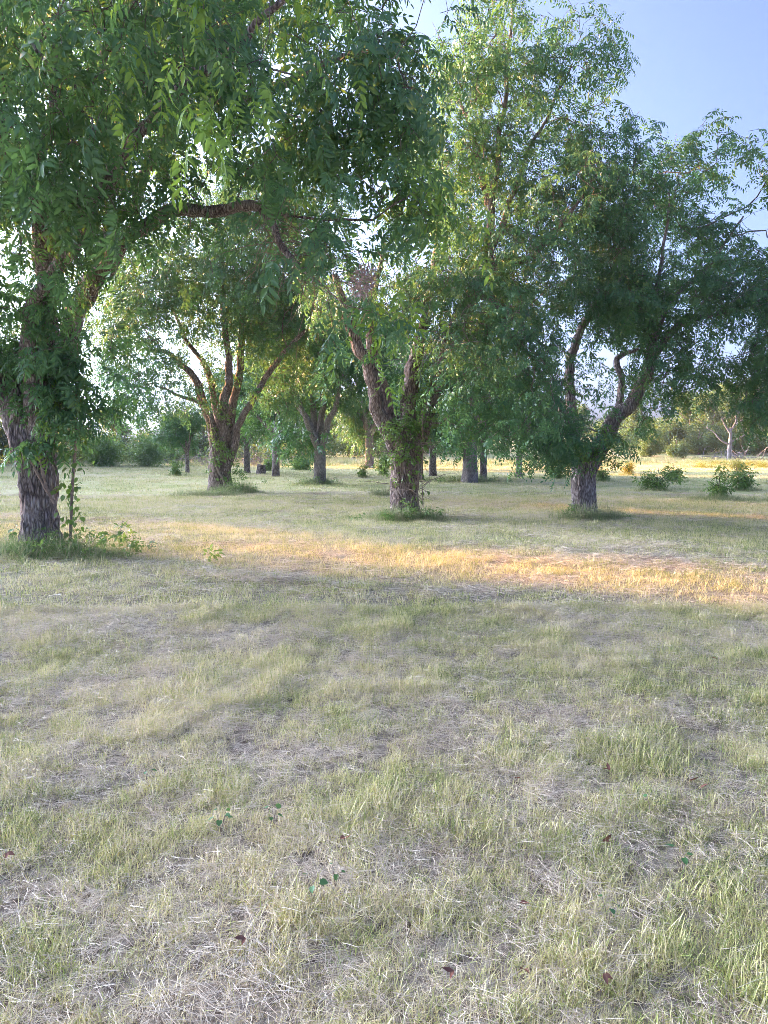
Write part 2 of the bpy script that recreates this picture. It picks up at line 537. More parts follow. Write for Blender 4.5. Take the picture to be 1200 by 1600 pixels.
def spray_mesh(name, rng, leaf_m, twig_m, detail=2, leaves=6, TL=0.5, LL=0.34, pairs=4):
    acc = Acc()
    tw = spline(np.array([[0, 0, 0], [TL * 0.5, rng.normal(0, 0.03), 0.04], [TL, rng.normal(0, 0.05), -0.04 - 0.06 * rng.random()]]), TL / 6)
    V, F = tube(tw, np.linspace(0.006, 0.0025, len(tw)), 3)
    acc.add(V, F, 1, rnd=0.5)
    for k in range(leaves):
        t = 0.18 + 0.82 * k / (leaves - 1)
        o = tw[int(round(t * (len(tw) - 1)))]
        a = k * 2.4 + rng.normal(0, 0.4)
        d = np.array([0.55 + 0.5 * t, math.cos(a), math.sin(a) * 0.6 - 0.25])
        if k == leaves - 1: d = np.array([1, 0.1, -0.2])
        compound(acc, rng, o, d, LL * rng.uniform(0.8, 1.15), pairs, detail, 0, droop=rng.uniform(0.2, 0.95))
    return acc.mesh(name, [leaf_m, twig_m])

def single_leaf_mesh(name, rng, leaf_m, LL=0.36, pairs=3, droop=0.9):
    acc = Acc()
    compound(acc, rng, np.zeros(3), np.array([1, 0, 0.0]), LL, pairs, 2, 0, droop=droop)
    return acc.mesh(name, [leaf_m])

def clump_mesh(name, rng, leaf_m, n=70, rad=0.5, L_=0.12, flat=0.8):
    acc = Acc()
    for k in range(n):
        p = norm(rng.normal(0, 1, 3)) * rad * rng.random() ** 0.45
        p[2] *= flat
        d = norm(p) + rng.normal(0, 0.5, 3) - np.array([0, 0, 0.4])
        leaflet(acc, p, d, np.array([0, 0, 1.0]) + rng.normal(0, 0.5, 3), L_ * rng.uniform(0.7, 1.3), L_ * rng.uniform(0.35, 0.6), rng.random(), 1)
    return acc.mesh(name, [leaf_m])

def blades_mesh(name, rng, mat, n, rad, h, wid, lean, seg=3, flat=False):
    acc = Acc()
    for k in range(n):
        a = rng.uniform(0, 2 * np.pi); r = rad * math.sqrt(rng.random())
        b = np.array([r * math.cos(a), r * math.sin(a), -0.01])
        az = rng.uniform(0, 2 * np.pi)
        hd = np.array([math.cos(az), math.sin(az), 0])
        sd = np.array([-hd[1], hd[0], 0])
        L_ = rng.uniform(*h); W = rng.uniform(*wid) * 0.5
        if flat:
            z0 = rng.uniform(0.005, 0.05); el0 = rng.normal(0.05, 0.13); bend = 0; twist = rng.normal(0, 0.35)
        else:
            z0 = 0; el0 = math.pi / 2 - abs(rng.normal(0, lean)); bend = -abs(rng.normal(0.5, 0.45)); twist = rng.normal(0, 0.3)
        p = b + np.array([0, 0, z0]); el = el0; V = []
        zig = 0.0
        for s in range(seg + 1):
            t = s / seg
            wd = W * (1 - 0.9 * t ** 1.6) if not flat else W * (1 - 0.5 * t)
            sdt = sd * math.cos(zig) + hd * math.sin(zig)
            up = np.array([0, 0, 0.6 * wd]) if flat else 0
            V += [p - sdt * wd - up, p + sdt * wd + up]
            el += bend / seg if not flat else -0.035
            zig += twist / seg
            dirv = (hd * math.cos(zig) + sd * math.sin(zig)) * math.cos(el) + np.array([0, 0, math.sin(el)])
            p = p + dirv * L_ / seg
            if p[2] < 0.004: p[2] = 0.004
        F = [(2 * s, 2 * s + 1, 2 * s + 3, 2 * s + 2) for s in range(seg)]
        acc.add(np.array(V), F, 0, rnd=rng.random())
    return acc.mesh(name, [mat])

LR = np.random.default_rng(11)
SRC_SPRAY = [source('spray_source', spray_mesh('spray', LR, M_LEAF, M_TWIG, 2, 6)) for _ in range(5)]
SRC_SPRAY_FRESH = [source('spray_source', spray_mesh('spray_fresh', LR, M_LEAF_FRESH, M_TWIG, 2, 5)) for _ in range(2)]
SRC_SPRAY_LO = [source('spray_source', spray_mesh('spray_low', LR, M_LEAF, M_TWIG, 1, 6, 0.52, 0.32, 4)) for _ in range(4)]
SRC_CLUMP = [source('clump_source', clump_mesh('clump', LR, M_LEAF_FAR, 80, 0.5, 0.16)) for _ in range(3)]
SRC_CLUMP_YEL = [source('clump_source', clump_mesh('clump_yellow', LR, M_LEAF_YELLOW, 60, 0.4, 0.12)) for _ in range(2)]
M_LEAF_PALE = leaf_mat('leaf_pale', [(0.0, (0.14, 0.25, 0.09)), (0.5, (0.22, 0.34, 0.12)), (1.0, (0.32, 0.42, 0.15))], 0.4, (0.3, 0.4, 0.08))
NG_PALE = scatter_tree('pale_scatter', [source('bush_source', clump_mesh('pale_leaf', LR, M_LEAF_PALE, 30, 0.17, 0.08)) for _ in range(3)])
SRC_BUSH = [source('bush_source', clump_mesh('bush_leaf', LR, M_LEAF_BUSH, 34, 0.16, 0.10)) for _ in range(3)]
NG_SPRAY = scatter_tree('leaf_scatter', SRC_SPRAY)
NG_FRESH = scatter_tree('fresh_scatter', SRC_SPRAY_FRESH)
NG_LO = scatter_tree('leaf_scatter_low', SRC_SPRAY_LO)
NG_CLUMP = scatter_tree('clump_scatter', SRC_CLUMP)
NG_YEL = scatter_tree('yellow_scatter', SRC_CLUMP_YEL)
NG_BUSH = scatter_tree('bush_scatter', SRC_BUSH)

# ------------------------------------------------------------------ ground
def make_ground():
    def axis(lo, hi, n):
        t = np.linspace(-1, 1, n)
        s = np.sinh(t * 5.2) / math.sinh(5.2)
        return np.where(s < 0, -s * lo, s * hi)
    xs = axis(-900, 900, 221); ys = axis(-300, 1500, 261)
    X, Y = np.meshgrid(xs, ys)
    Z = gz(X.ravel(), Y.ravel())
    V = np.stack([X.ravel(), Y.ravel(), Z], 1)
    nx, ny = len(xs), len(ys)
    i = np.arange(ny - 1)[:, None] * nx + np.arange(nx - 1)[None, :]
    F = np.stack([i, i + 1, i + nx + 1, i + nx], -1).reshape(-1, 4)
    o = obj('ground', mesh_np('ground', V, [F], M_GROUND))
    tag(o, 'pale mown pasture under the trees', kind='structure')
make_ground()

# ------------------------------------------------------------------ grass
def in_view(x, y, m=0.4):
    return np.abs(x) < 0.53 * y + m

def field_points(rng, y0, y1, dens):
    """random points in the visible wedge between the distances y0 and y1"""
    w1 = 0.53 * y1 + 0.6
    n = int(dens * 2 * w1 * (y1 - y0))
    x = rng.uniform(-w1, w1, n); y = rng.uniform(y0, y1, n)
    k = in_view(x, y, 0.6)
    return x[k], y[k]

PALE = [(150, 1060, .5), (250, 1065, .45), (580, 1020, .4), (575, 1340, .34), (450, 1180, .3), (330, 1460, .3), (690, 1160, .35), (640, 1110, .3),
        (860, 1120, .3), (330, 1000, .5), (420, 1000, .45), (90, 980, .7), (1080, 1120, .3), (980, 1000, .4), (760, 1560, .25), (300, 1570, .25),
        (830, 1250, .22), (150, 1200, .3), (420, 900, .7), (240, 1010, .5), (1160, 1240, .3), (880, 1400, .2), (60, 1420, .2), (540, 870, .6), (1000, 870, .9)]
PALE_W = [(G(a, b), r) for a, b, r in PALE]
TRACK = [G(a, b)[:2] for a, b in ((600, 862), (572, 895), (545, 945), (500, 1020), (455, 1090), (425, 1150))]

def pale_mask(x, y):
    m = np.zeros_like(x)
    for c, r in PALE_W:
        m = np.maximum(m, np.exp(-(((x - c[0]) / r) ** 2 + ((y - c[1]) / r) ** 2)))
    return m

def track_mask(x, y):
    d = np.full_like(x, 9.0)
    for a, b in zip(TRACK[:-1], TRACK[1:]):
        ab = b - a
        t = np.clip(((x - a[0]) * ab[0] + (y - a[1]) * ab[1]) / (ab @ ab), 0, 1)
        d = np.minimum(d, np.hypot(x - a[0] - t * ab[0], y - a[1] - t * ab[1]))
    return np.exp(-(d / 0.05) ** 2)

def rots(rng, n, tilt=0.1):
    return np.stack([rng.normal(0, tilt, n), rng.normal(0, tilt, n), rng.uniform(0, 2 * np.pi, n)], 1)

def make_grass():
    rng = np.random.default_rng(21)
    near = [source('tuft_source', blades_mesh('tuft', rng, M_GRASS, 22, 0.05, (0.03, 0.088), (0.0021, 0.0042), 0.85)) for _ in range(6)]
    mid = [source('tuft_source', blades_mesh('tuft_mid', rng, M_GRASS, 40, 0.16, (0.04, 0.11), (0.004, 0.008), 0.65, 2)) for _ in range(5)]
    far = [source('tuft_source', blades_mesh('tuft_far', rng, M_GRASS, 110, 0.55, (0.05, 0.11), (0.008, 0.016), 0.55, 1)) for _ in range(4)]
    tn = [source('thatch_source', blades_mesh('thatch', rng, M_THATCH, 30, 0.07, (0.03, 0.10), (0.0010, 0.0019), 0, 3, True)) for _ in range(6)]
    tm = [source('thatch_source', blades_mesh('thatch_mid', rng, M_THATCH, 36, 0.2, (0.08, 0.22), (0.003, 0.006), 0, 2, True)) for _ in range(4)]
    lu = [source('lush_source', blades_mesh('lush', rng, M_LUSH, 14, 0.06, (0.05, 0.13), (0.0025, 0.0045), 0.5, 4)) for _ in range(4)]
    ng = [scatter_tree('grass_scatter', s) for s in (near, mid, far, tn, tm, lu)]

    def put(name, x, y, var, g, s, mats, label, tilt=0.1, cat='grass'):
        n = len(x)
        o = scatter(name, np.stack([x, y, gz(x, y)], 1), rots(rng, n, tilt), s, rng.integers(0, var, n), g, mats)
        tag(o, label, cat, kind='stuff')
    # upright blades close to
    x, y = field_points(rng, 1.6, 7.5, 1350)
    lush = n2(x, y, 1.3, 3, 5.0)
    pm = pale_mask(x, y); tr = track_mask(x, y)
    k = rng.random(len(x)) < np.clip(0.55 + 1.3 * (lush - 0.35) - 0.6 * pm, 0.2, 1)
    x, y, lush, tr = x[k], y[k], lush[k], tr[k]
    put('mown_grass', x, y, 6, ng[0], rng.uniform(0.6, 1.15, len(x)) * (0.6 + 0.8 * lush) * (1 - 0.5 * tr) * (0.15 + 1.75 * n2(x, y, 6.5, 2, 61.0)), M_GRASS,
        'short pale green mown grass in the foreground', 0.15)
    x, y = field_points(rng, 7.2, 24, 85)
    k = rng.random(len(x)) < np.clip(0.4 + 1.3 * (n2(x, y, 0.8, 3, 5.0) - 0.3) - 0.5 * pale_mask(x, y), 0.15, 1)
    x, y = x[k], y[k]
    put('mown_grass', x, y, 5, ng[1], rng.uniform(0.6, 1.2, len(x)), M_GRASS, 'short mown grass around the tree trunks', 0.12)
    x, y = field_points(rng, 23.5, 80, 2.6)
    put('mown_grass', x, y, 4, ng[2], rng.uniform(0.7, 1.3, len(x)), M_GRASS, 'far mown grass reaching to the field edge', 0.05)
    # dry cut thatch lying on it
    x, y = field_points(rng, 1.6, 7.5, 420)
    k = rng.random(len(x)) < np.clip(1.15 * pale_mask(x, y) + 1.9 * (n2(x, y, 1.6, 3, 31.0) - 0.42) + 0.36 - track_mask(x, y), 0.25, 1)
    x, y = x[k], y[k]
    put('dry_thatch', x, y, 6, ng[3], rng.uniform(0.6, 1.15, len(x)), M_THATCH, 'grey dry grass clippings lying on the foreground lawn', 0.12, 'thatch')
    x, y = field_points(rng, 7.2, 26, 26)
    k = rng.random(len(x)) < np.clip(1.0 * pale_mask(x, y) + 2.2 * (n2(x, y * 2.2, 0.55, 3, 31.0) - 0.45) + 0.1, 0.03, 1)
    x, y = x[k], y[k]
    put('dry_thatch', x, y, 4, ng[4], rng.uniform(0.7, 1.3, len(x)), M_THATCH, 'grey dry clippings in streaks farther out on the field', 0.08, 'thatch')
    # taller, fresher tufts
    x, y = field_points(rng, 1.7, 12, 30)
    q = n2(x, y, 0.9, 3, 77.0)
    k = (q > 0.55) & (rng.random(len(x)) < np.clip((q - 0.55) * 9, 0, 1)) & (pale_mask(x, y) < 0.5)
    xs, ys, ss = list(x[k]), list(y[k]), list(rng.uniform(0.5, 0.85, k.sum()))
    tq = np.linspace(0, 1, 90)
    tx = np.interp(tq, np.linspace(0, 1, len(TRACK)), [t[0] for t in TRACK]); ty = np.interp(tq, np.linspace(0, 1, len(TRACK)), [t[1] for t in TRACK])
    xs += list(tx + rng.normal(0, .06, 90)); ys += list(ty + rng.normal(0, .06, 90)); ss += list(rng.uniform(.45, .7, 90))
    for a, b, n, r, s in [(900, 1335, 26, .10, 1.0), (345, 1270, 14, .12, .9), (330, 1215, 14, .1, .9), (860, 1500, 22, .12, .9), (1130, 1480, 30, .16, .9),
                          (770, 1560, 14, .12, .8), (1190, 1210, 22, .15, 1.0), (130, 1540, 14, .12, .8), (570, 1110, 10, .12, .8), (430, 1110, 16, .14, .8),
                          (360, 1060, 16, .2, .8), (690, 1220, 12, .1, .8), (1080, 1100, 16, .2, .7), (770, 985, 14, .25, .7), (990, 1540, 14, .1, .9), (520, 1480, 14, .1, .8)]:
        c = G(a, b)
        xs += list(c[0] + rng.normal(0, r, n)); ys += list(c[1] + rng.normal(0, r, n)); ss += list(rng.uniform(0.6, 1.0, n) * s)
    x, y = np.array(xs), np.array(ys)
    put('lush_grass', x, y, 4, ng[5], np.array(ss), M_LUSH, 'taller bright green grass tufts dotted over the lawn', 0.15)
    return ng
NG_GRASS = make_grass()

# ------------------------------------------------------------------ trees
def blob_pts(blobs, n, rng, clump=0.8, thr=0.40, shell=2.3):
    """twig tips spread through a union of ellipsoids ((cx,cy,cz),(rx,ry,rz)), thinned into clumps"""
    vol = np.array([(r[0] * r[1] * r[2]) ** 0.75 for c, r in blobs])
    vol /= vol.sum()
    out = []
    tot = 0
    while tot < n:
        b = rng.choice(len(blobs), size=n, p=vol)
        d = norm(rng.normal(0, 1, (n, 3))) * (rng.random((n, 1)) ** (1 / shell))
        c = np.array([blobs[i][0] for i in b]); r = np.array([blobs[i][1] for i in b])
        p = c + d * r
        k = (fbm(p * clump + 3.3, 2) > thr) & (p[:, 2] > 0.35)
        out.append(p[k]); tot += k.sum()
    return np.vstack(out)[:n]

def grow(limbs, tips, rng, seg=0.32, tip_r=0.005, pipe=2.3, sag=0.10):
    """limbs: resampled polylines (x,y,z,r); joins every tip to the nearest suited wood.
    returns pos, parent, radius, dir, fixed"""
    pos, par, rad, dr, plen = [], [], [], [], []
    for li in limbs:
        d = norm(np.gradient(li[:, :3], axis=0))
        for k in range(len(li)):
            pos.append(li[k, :3]); par.append(-1 if k == 0 else len(pos) - 2); rad.append(li[k, 3]); dr.append(d[k]); plen.append(0.0)
    nfix = len(pos)
    cap = nfix + len(tips) * 14 + 10
    A = np.zeros((cap, 3)); D = np.zeros((cap, 3)); W = np.zeros(cap)
    A[:nfix] = pos; D[:nfix] = dr
    ok = np.array([0 if (r > 0.22) else 1 for r in rad])     # nothing sprouts straight off the thick trunk here
    W[:nfix] = np.where(ok == 1, 0.0, 1.2)
    n = nfix
    d0 = np.array([np.min(np.linalg.norm(A[:nfix] - t, axis=1)) for t in tips])
    ends = []
    for ti in np.argsort(d0):
        t = tips[ti]
        v = t - A[:n]
        dist = np.linalg.norm(v, axis=1) + 1e-9
        cosv = np.einsum('ij,ij->i', v, D[:n]) / dist
        cost = dist * (1.45 - 0.55 * cosv) + W[:n]
        j = int(np.argmin(cost))
        L_ = dist[j]
        m = int(np.clip(round(L_ / seg), 1, 12))
        c = A[j] + D[j] * L_ * 0.38 + rng.normal(0, 0.07 * L_, 3) + np.array([0, 0, sag * L_])
        prev = j
        for s in range(1, m + 1):
            u = s / m
            q = (1 - u) ** 2 * A[j] + 2 * u * (1 - u) * c + u * u * t
            if s < m: q = q + rng.normal(0, 0.03, 3)
            A[n] = q
            D[n] = norm(q - A[prev])
            par.append(prev); rad.append(0.0); prev = n; n += 1
        ends.append(prev)
    A = A[:n]; D = D[:n]; par = np.array(par); rad = np.array(rad)
    acc = np.zeros(n)
    has = np.zeros(n, bool)
    for i in range(n - 1, -1, -1):
        if i >= nfix:
            acc[i] = max(acc[i], tip_r ** pipe)
            rad[i] = acc[i] ** (1 / pipe)
            p = par[i]
            if p >= nfix: acc[p] += acc[i]
    # a side branch is never stouter than the wood that carries it
    for i in range(nfix, n):
        p = par[i]
        rad[i] = min(rad[i], rad[p] * (0.8 if p < nfix else 1.0), 0.09)
    return A, par, rad, D, nfix, ends

def chains(par, rad, nfix):
    n = len(par)
    kids = [[] for _ in range(n)]
    for i in range(nfix, n):
        kids[par[i]].append(i)
    out = []
    stack = []
    for i in range(nfix):
        for k in kids[i]: stack.append((i, k))
    while stack:
        p, k = stack.pop()
        ch = [p, k]
        while kids[k]:
            ks = sorted(kids[k], key=lambda a: -rad[a])
            for e in ks[1:]: stack.append((k, e))
            k = ks[0]; ch.append(k)
        out.append(ch)
    return out

def branch_mesh(name, A, par, rad, nfix, mat, rmin=0.0):
    acc = Acc()
    for ch in chains(par, rad, nfix):
        r = rad[ch].copy()
        r[0] = r[1]
        if r[1] < rmin: continue
        r[-1] = min(r[-1], 0.004)
        sd = 6 if r[0] > 0.035 else (4 if r[0] > 0.012 else 3)
        V, F = tube(A[ch], r, sd)
        acc.add(V, F)
    return acc.mesh(name, [mat])

def leaf_sites(A, D, par, rad, nfix, rng, per=3, rmax=0.016, spread=0.14, dens=None):
    idx = np.where((np.arange(len(A)) >= nfix) & (rad < rmax))[0]
    idx = np.repeat(idx, per)
    if dens is not None:
        idx = idx[rng.random(len(idx)) < dens]
    p = A[idx] + rng.normal(0, spread, (len(idx), 3))
    d = norm(D[idx] * 0.8 + rng.normal(0, 0.75, (len(idx), 3)) - np.array([0, 0, 0.15]))
    yaw = np.arctan2(d[:, 1], d[:, 0])
    pitch = -np.arcsin(np.clip(d[:, 2], -1, 1)) * 0.8 + np.abs(rng.normal(0, 0.3, len(idx)))
    return p, np.stack([rng.normal(0, 0.35, len(idx)), pitch, yaw], 1)

def crown(parent, p, rot, ng, nvar, mats, rng, s=(0.75, 1.15), name='crown'):
    n = len(p)
    return scatter(name, p, rot, rng.uniform(s[0], s[1], n), rng.integers(0, nvar, n), ng, mats, parent)

def limb_pts(pix, step=0.2):
    """pix rows: px, py, Y, r"""
    return spline(np.array([[*P(a, b, Y), r] for a, b, Y, r in pix]), step)

def loc_part(parent, me, name):
    """a mesh in world space as a child of the thing that stands at parent.location"""
    o = obj(name, me, parent)
    o.location = -parent.location
    return o

def hero_tree(label, base, trunk, limbs, blobs, n_tips, seed, group, bark, ng, nvar, leafm, per=3, flare=0.12,
              s=(0.75, 1.1), clump=0.8, thr=0.40, sides=48, dens=None, amp=0.032, spread=0.14):
    rng = np.random.default_rng(seed)
    t = thing('pecan_tree', label, 'tree', tuple(base), group)
    tr = spline(np.array([[*b] for b in trunk]), 0.045)
    V, F = bark_tube(tr[:, :3], tr[:, 3], sides, amp, 14, seed, flare, 4 + seed % 3)
    loc_part(t, mesh_np('trunk', V, [F], bark), 'trunk')
    lp = []
    for pix in limbs:
        li = limb_pts(pix, 0.09)
        # bark knots: small wander so that no limb is a clean arc
        k = np.linspace(0, 1, len(li))[:, None]
        wv = np.stack([fbm(np.stack([li[:, 2] * 1.3 + 7 * q, li[:, 0] * 1.3, li[:, 1] * 0 + seed], 1), 3) - 0.5 for q in range(3)], 1)
        li[:, :3] += wv * 0.30 * sstep(0, 0.25, k)
        sd = 22 if li[0, 3] > 0.1 else 10
        V, F = bark_tube(li[:, :3], li[:, 3], sd, amp * 0.8, 16, seed + len(lp) * 3.7)
        loc_part(t, mesh_np('limb', V, [F], bark), 'limb')
        lp.append(li[::3])
    bl = []
    for px, py, Y, rx, ry, rd in blobs:
        bl.append((P(px, py, Y), (rx * Y / FPX, rd, ry * Y / FPX)))
    tips = blob_pts(bl, n_tips, rng, clump, thr)
    ends_ = [li[int(len(li) * .55):][rng.integers(0, len(li) - int(len(li) * .55), 16), :3] + rng.normal(0, .45, (16, 3)) for li in lp]
    tips = np.vstack([tips] + ends_)
    A, par, rad, D, nfix, ends = grow(lp, tips, rng)
    bm = branch_mesh('branchwork', A, par, rad, nfix, bark)
    loc_part(t, bm, 'branchwork')['kind'] = 'stuff'
    p, rot = leaf_sites(A, D, par, rad, nfix, rng, per, spread=spread, dens=dens)
    c = crown(t, p, rot, ng, nvar, leafm, rng, s)
    c.location = -t.location
    return t, (A, D, par, rad, nfix, p, rot)

GRP = 'pecan trees of the grove'
bA = G(63, 862); bB = G(345, 768); bC = G(632, 808); bD = G(913, 803)
YA, YB, YC, YD = bA[1], bB[1], bC[1], bD[1]

def trunk_rows(px_rows, Y, z0=-0.15):
    rows = [[*P(a, b, Y), r] for a, b, r in px_rows]
    rows = np.array(rows)
    rows[0, 2] = z0
    return rows

# --- near left tree
tA, gA = hero_tree(
    'nearest pecan tree at the left edge, thick grey trunk with sprouts, crown overhanging the lawn', bA,
    trunk_rows([(64, 872, .29), (63, 830, .27), (61, 780, .265), (57, 730, .285), (48, 690, .31), (36, 650, .26), (26, 615, .22), (18, 590, .18)], YA),
    [[(45, 690, YA, .26), (22, 640, YA, .23), (-10, 590, YA - .2, .19), (-50, 500, YA - .6, .15), (-90, 380, YA - 1.2, .11), (-120, 220, YA - 2, .06)],
     [(60, 700, YA + .05, .20), (72, 630, YA, .17), (80, 540, YA - .3, .15), (82, 450, YA - .8, .14), (70, 360, YA - 1.4, .11), (60, 230, YA - 2.2, .08), (90, 60, YA - 3, .04)],
     [(66, 690, YA + .1, .20), (92, 600, YA + .4, .17), (118, 520, YA + .3, .155), (140, 455, YA, .15), (190, 380, YA - .6, .11), (250, 330, YA - 1.2, .085), (330, 322, YA - 1.8, .075), (405, 322, YA - 2.2, .06), (450, 395, YA - 2.6, .035), (500, 440, YA - 2.9, .018)],
     [(60, 690, YA - .1, .15), (50, 600, YA - .5, .12), (56, 500, YA - .9, .10), (110, 380, YA - 1.6, .085), (190, 240, YA - 2.4, .07), (285, 125, YA - 3.0, .06), (345, 85, YA - 3.3, .05), (440, -10, YA - 3.8, .025)],
     [(140, 455, YA, .10), (190, 330, YA + .2, .09), (300, 170, YA - .5, .075), (400, 150, YA - 1.3, .06), (520, 90, YA - 2, .045), (640, 60, YA - 2.5, .02)],
     [(70, 360, YA - 1.4, .08), (150, 120, YA + .5, .07), (250, -60, YA + 1, .05), (380, -160, YA + 1, .02)]],
    [(100, 90, 9, 270, 190, 2.4), (120, 230, 8.2, 150, 110, .9), (200, 120, 8.0, 170, 120, .8), (50, 330, 10.2, 170, 150, 1.7), (340, 90, 7.9, 190, 150, 1.5), (560, 80, 8.6, 160, 120, 1.8), (620, 210, 8.6, 95, 120, 1.1),
     (520, 330, 8.4, 95, 75, .9), (590, 500, 8.3, 32, 50, .3), (150, 510, 10.6, 110, 50, .7), (230, 235, 8.8, 100, 60, .9), (-180, 300, 11.5, 170, 300, 3), (70, 470, 10.9, 130, 90, .9), (20, 400, 12.5, 120, 120, 1),
     (300, -90, 8.6, 380, 110, 1.8), (250, 20, 13.0, 300, 180, 2.4), (670, 320, 8.6, 40, 45, .4), (470, 200, 9.4, 120, 70, 1.2), (20, 520, 11.5, 60, 90, .8), (215, 520, 10.8, 60, 60, .6), (40, 560, 11.2, 70, 70, .6)],
    1700, 5, GRP, M_BARK, NG_SPRAY, 5, M_LEAF, per=1, s=(0.5, 1.0), thr=0.49, clump=0.8, sides=64, amp=0.05)

# --- second left, many stems
tB, gB = hero_tree(
    'many-stemmed pecan tree with vines and weeds at its foot, second trunk from the left', bB,
    trunk_rows([(345, 772, .46), (344, 750, .40), (343, 725, .38), (345, 700, .36), (346, 682, .26)], YB),
    [[(338, 725, YB, .192), (333, 690, YB, .178), (318, 635, YB - .2, .148), (300, 590, YB - .4, .118), (270, 556, YB - .6, .074), (222, 545, YB - .8, .037)],
     [(342, 715, YB + .2, .148), (338, 650, YB + .3, .126), (322, 580, YB + .4, .104), (296, 535, YB + .6, .074), (262, 470, YB + .8, .037)],
     [(350, 720, YB - .2, .192), (352, 640, YB - .3, .163), (356, 570, YB - .3, .126), (350, 480, YB, .089), (340, 380, YB, .044)],
     [(352, 715, YB + .1, .163), (366, 640, YB + .2, .148), (376, 560, YB + .4, .118), (385, 470, YB + .6, .074), (420, 370, YB + 1, .037)],
     [(353, 735, YB - .2, .148), (368, 690, YB - .3, .126), (384, 650, YB - .4, .115), (420, 585, YB - .6, .096), (460, 535, YB - .8, .074), (520, 480, YB - 1, .037)],
     [(336, 690, YB - .3, .089), (320, 640, YB - .6, .074), (285, 620, YB - 1, .052), (240, 600, YB - 1.4, .022)]],
    [(350, 440, 26, 140, 90, 3), (245, 460, 25.5, 75, 80, 2.2), (450, 480, 26, 85, 80, 2.2), (400, 340, 27, 150, 90, 3), (260, 370, 27, 100, 80, 2.6), (510, 500, 25.5, 60, 60, 1.6),
     (170, 500, 26.5, 60, 60, 1.6), (370, 520, 24.8, 70, 30, 1), (215, 610, 24.5, 60, 45, 1.2), (150, 560, 26, 60, 50, 1.4), (430, 610, 27, 40, 50, 1)],
    1150, 8, GRP, M_BARK_BROWN, NG_LO, 4, M_LEAF, per=2, dens=.65, thr=0.44, clump=0.5, sides=44, flare=0.2, s=(0.85, 1.3), spread=.22)

# --- centre tree, tall
tC, gC = hero_tree(
    'tall pecan tree in the middle, brown trunk forking in a V above tangled sprouts', bC,
    trunk_rows([(633, 815, .32), (632, 790, .30), (631, 760, .30), (633, 730, .33), (634, 705, .35), (633, 680, .28), (631, 655, .2)], YC),
    [[(622, 710, YC, .2), (606, 665, YC - .1, .18), (590, 620, YC - .2, .155), (574, 575, YC - .4, .13), (545, 500, YC - .6, .11), (520, 430, YC - .8, .06)],
     [(632, 715, YC + .2, .2), (615, 650, YC + .2, .16), (602, 610, YC + .2, .15), (588, 565, YC + .1, .13), (580, 480, YC, .08), (600, 380, YC, .04)],
     [(640, 710, YC, .22), (636, 650, YC + .1, .19), (638, 600, YC + .2, .165), (652, 540, YC + .3, .14), (668, 470, YC + .4, .11), (690, 370, YC + .6, .07), (690, 250, YC + .6, .03)],
     [(648, 710, YC - .1, .2), (662, 665, YC - .1, .17), (682, 595, YC, .155), (708, 520, YC + .1, .15), (740, 455, YC + .2, .15), (764, 400, YC + .2, .125), (770, 330, YC + .2, .09), (778, 230, YC + .3, .06), (792, 110, YC + .4, .04), (798, -20, YC + .5, .02)],
     [(752, 430, YC + .2, .11), (790, 405, YC, .09), (822, 398, YC - .2, .075), (870, 350, YC - .5, .05), (930, 270, YC - .7, .025)],
     [(764, 395, YC + .2, .10), (790, 340, YC + .3, .07), (815, 270, YC + .5, .05), (850, 190, YC + .6, .035), (890, 100, YC + .6, .018)],
     [(768, 340, YC + .2, .08), (755, 280, YC + .4, .07), (730, 200, YC + .7, .05), (715, 120, YC + 1, .025)],
     [(740, 455, YC + .2, .08), (800, 500, YC - .6, .06), (850, 540, YC - 1.0, .03)]],
    [(780, 60, 17, 110, 95, 2), (760, 190, 17.6, 130, 95, 2.2), (895, 120, 17, 60, 80, 1.6), (925, 230, 17, 75, 100, 1.8), (690, 430, 17, 110, 100, 2), (800, 420, 17, 110, 100, 2),
     (690, 270, 18, 80, 80, 2), (640, 470, 17.0, 60, 45, 1.0), (755, 545, 15.9, 90, 90, 1.4), (790, 620, 15.4, 100, 75, 1.2), (860, 300, 16.8, 95, 70, 2), (540, 470, 16.6, 60, 70, 1.4), (725, 640, 16.2, 50, 45, 1)],
    1600, 12, GRP, M_BARK_BROWN, NG_LO, 4, M_LEAF, per=2, dens=.52, thr=0.49, clump=0.62, sides=60, amp=0.05, flare=0.13, s=(0.62, 0.95))

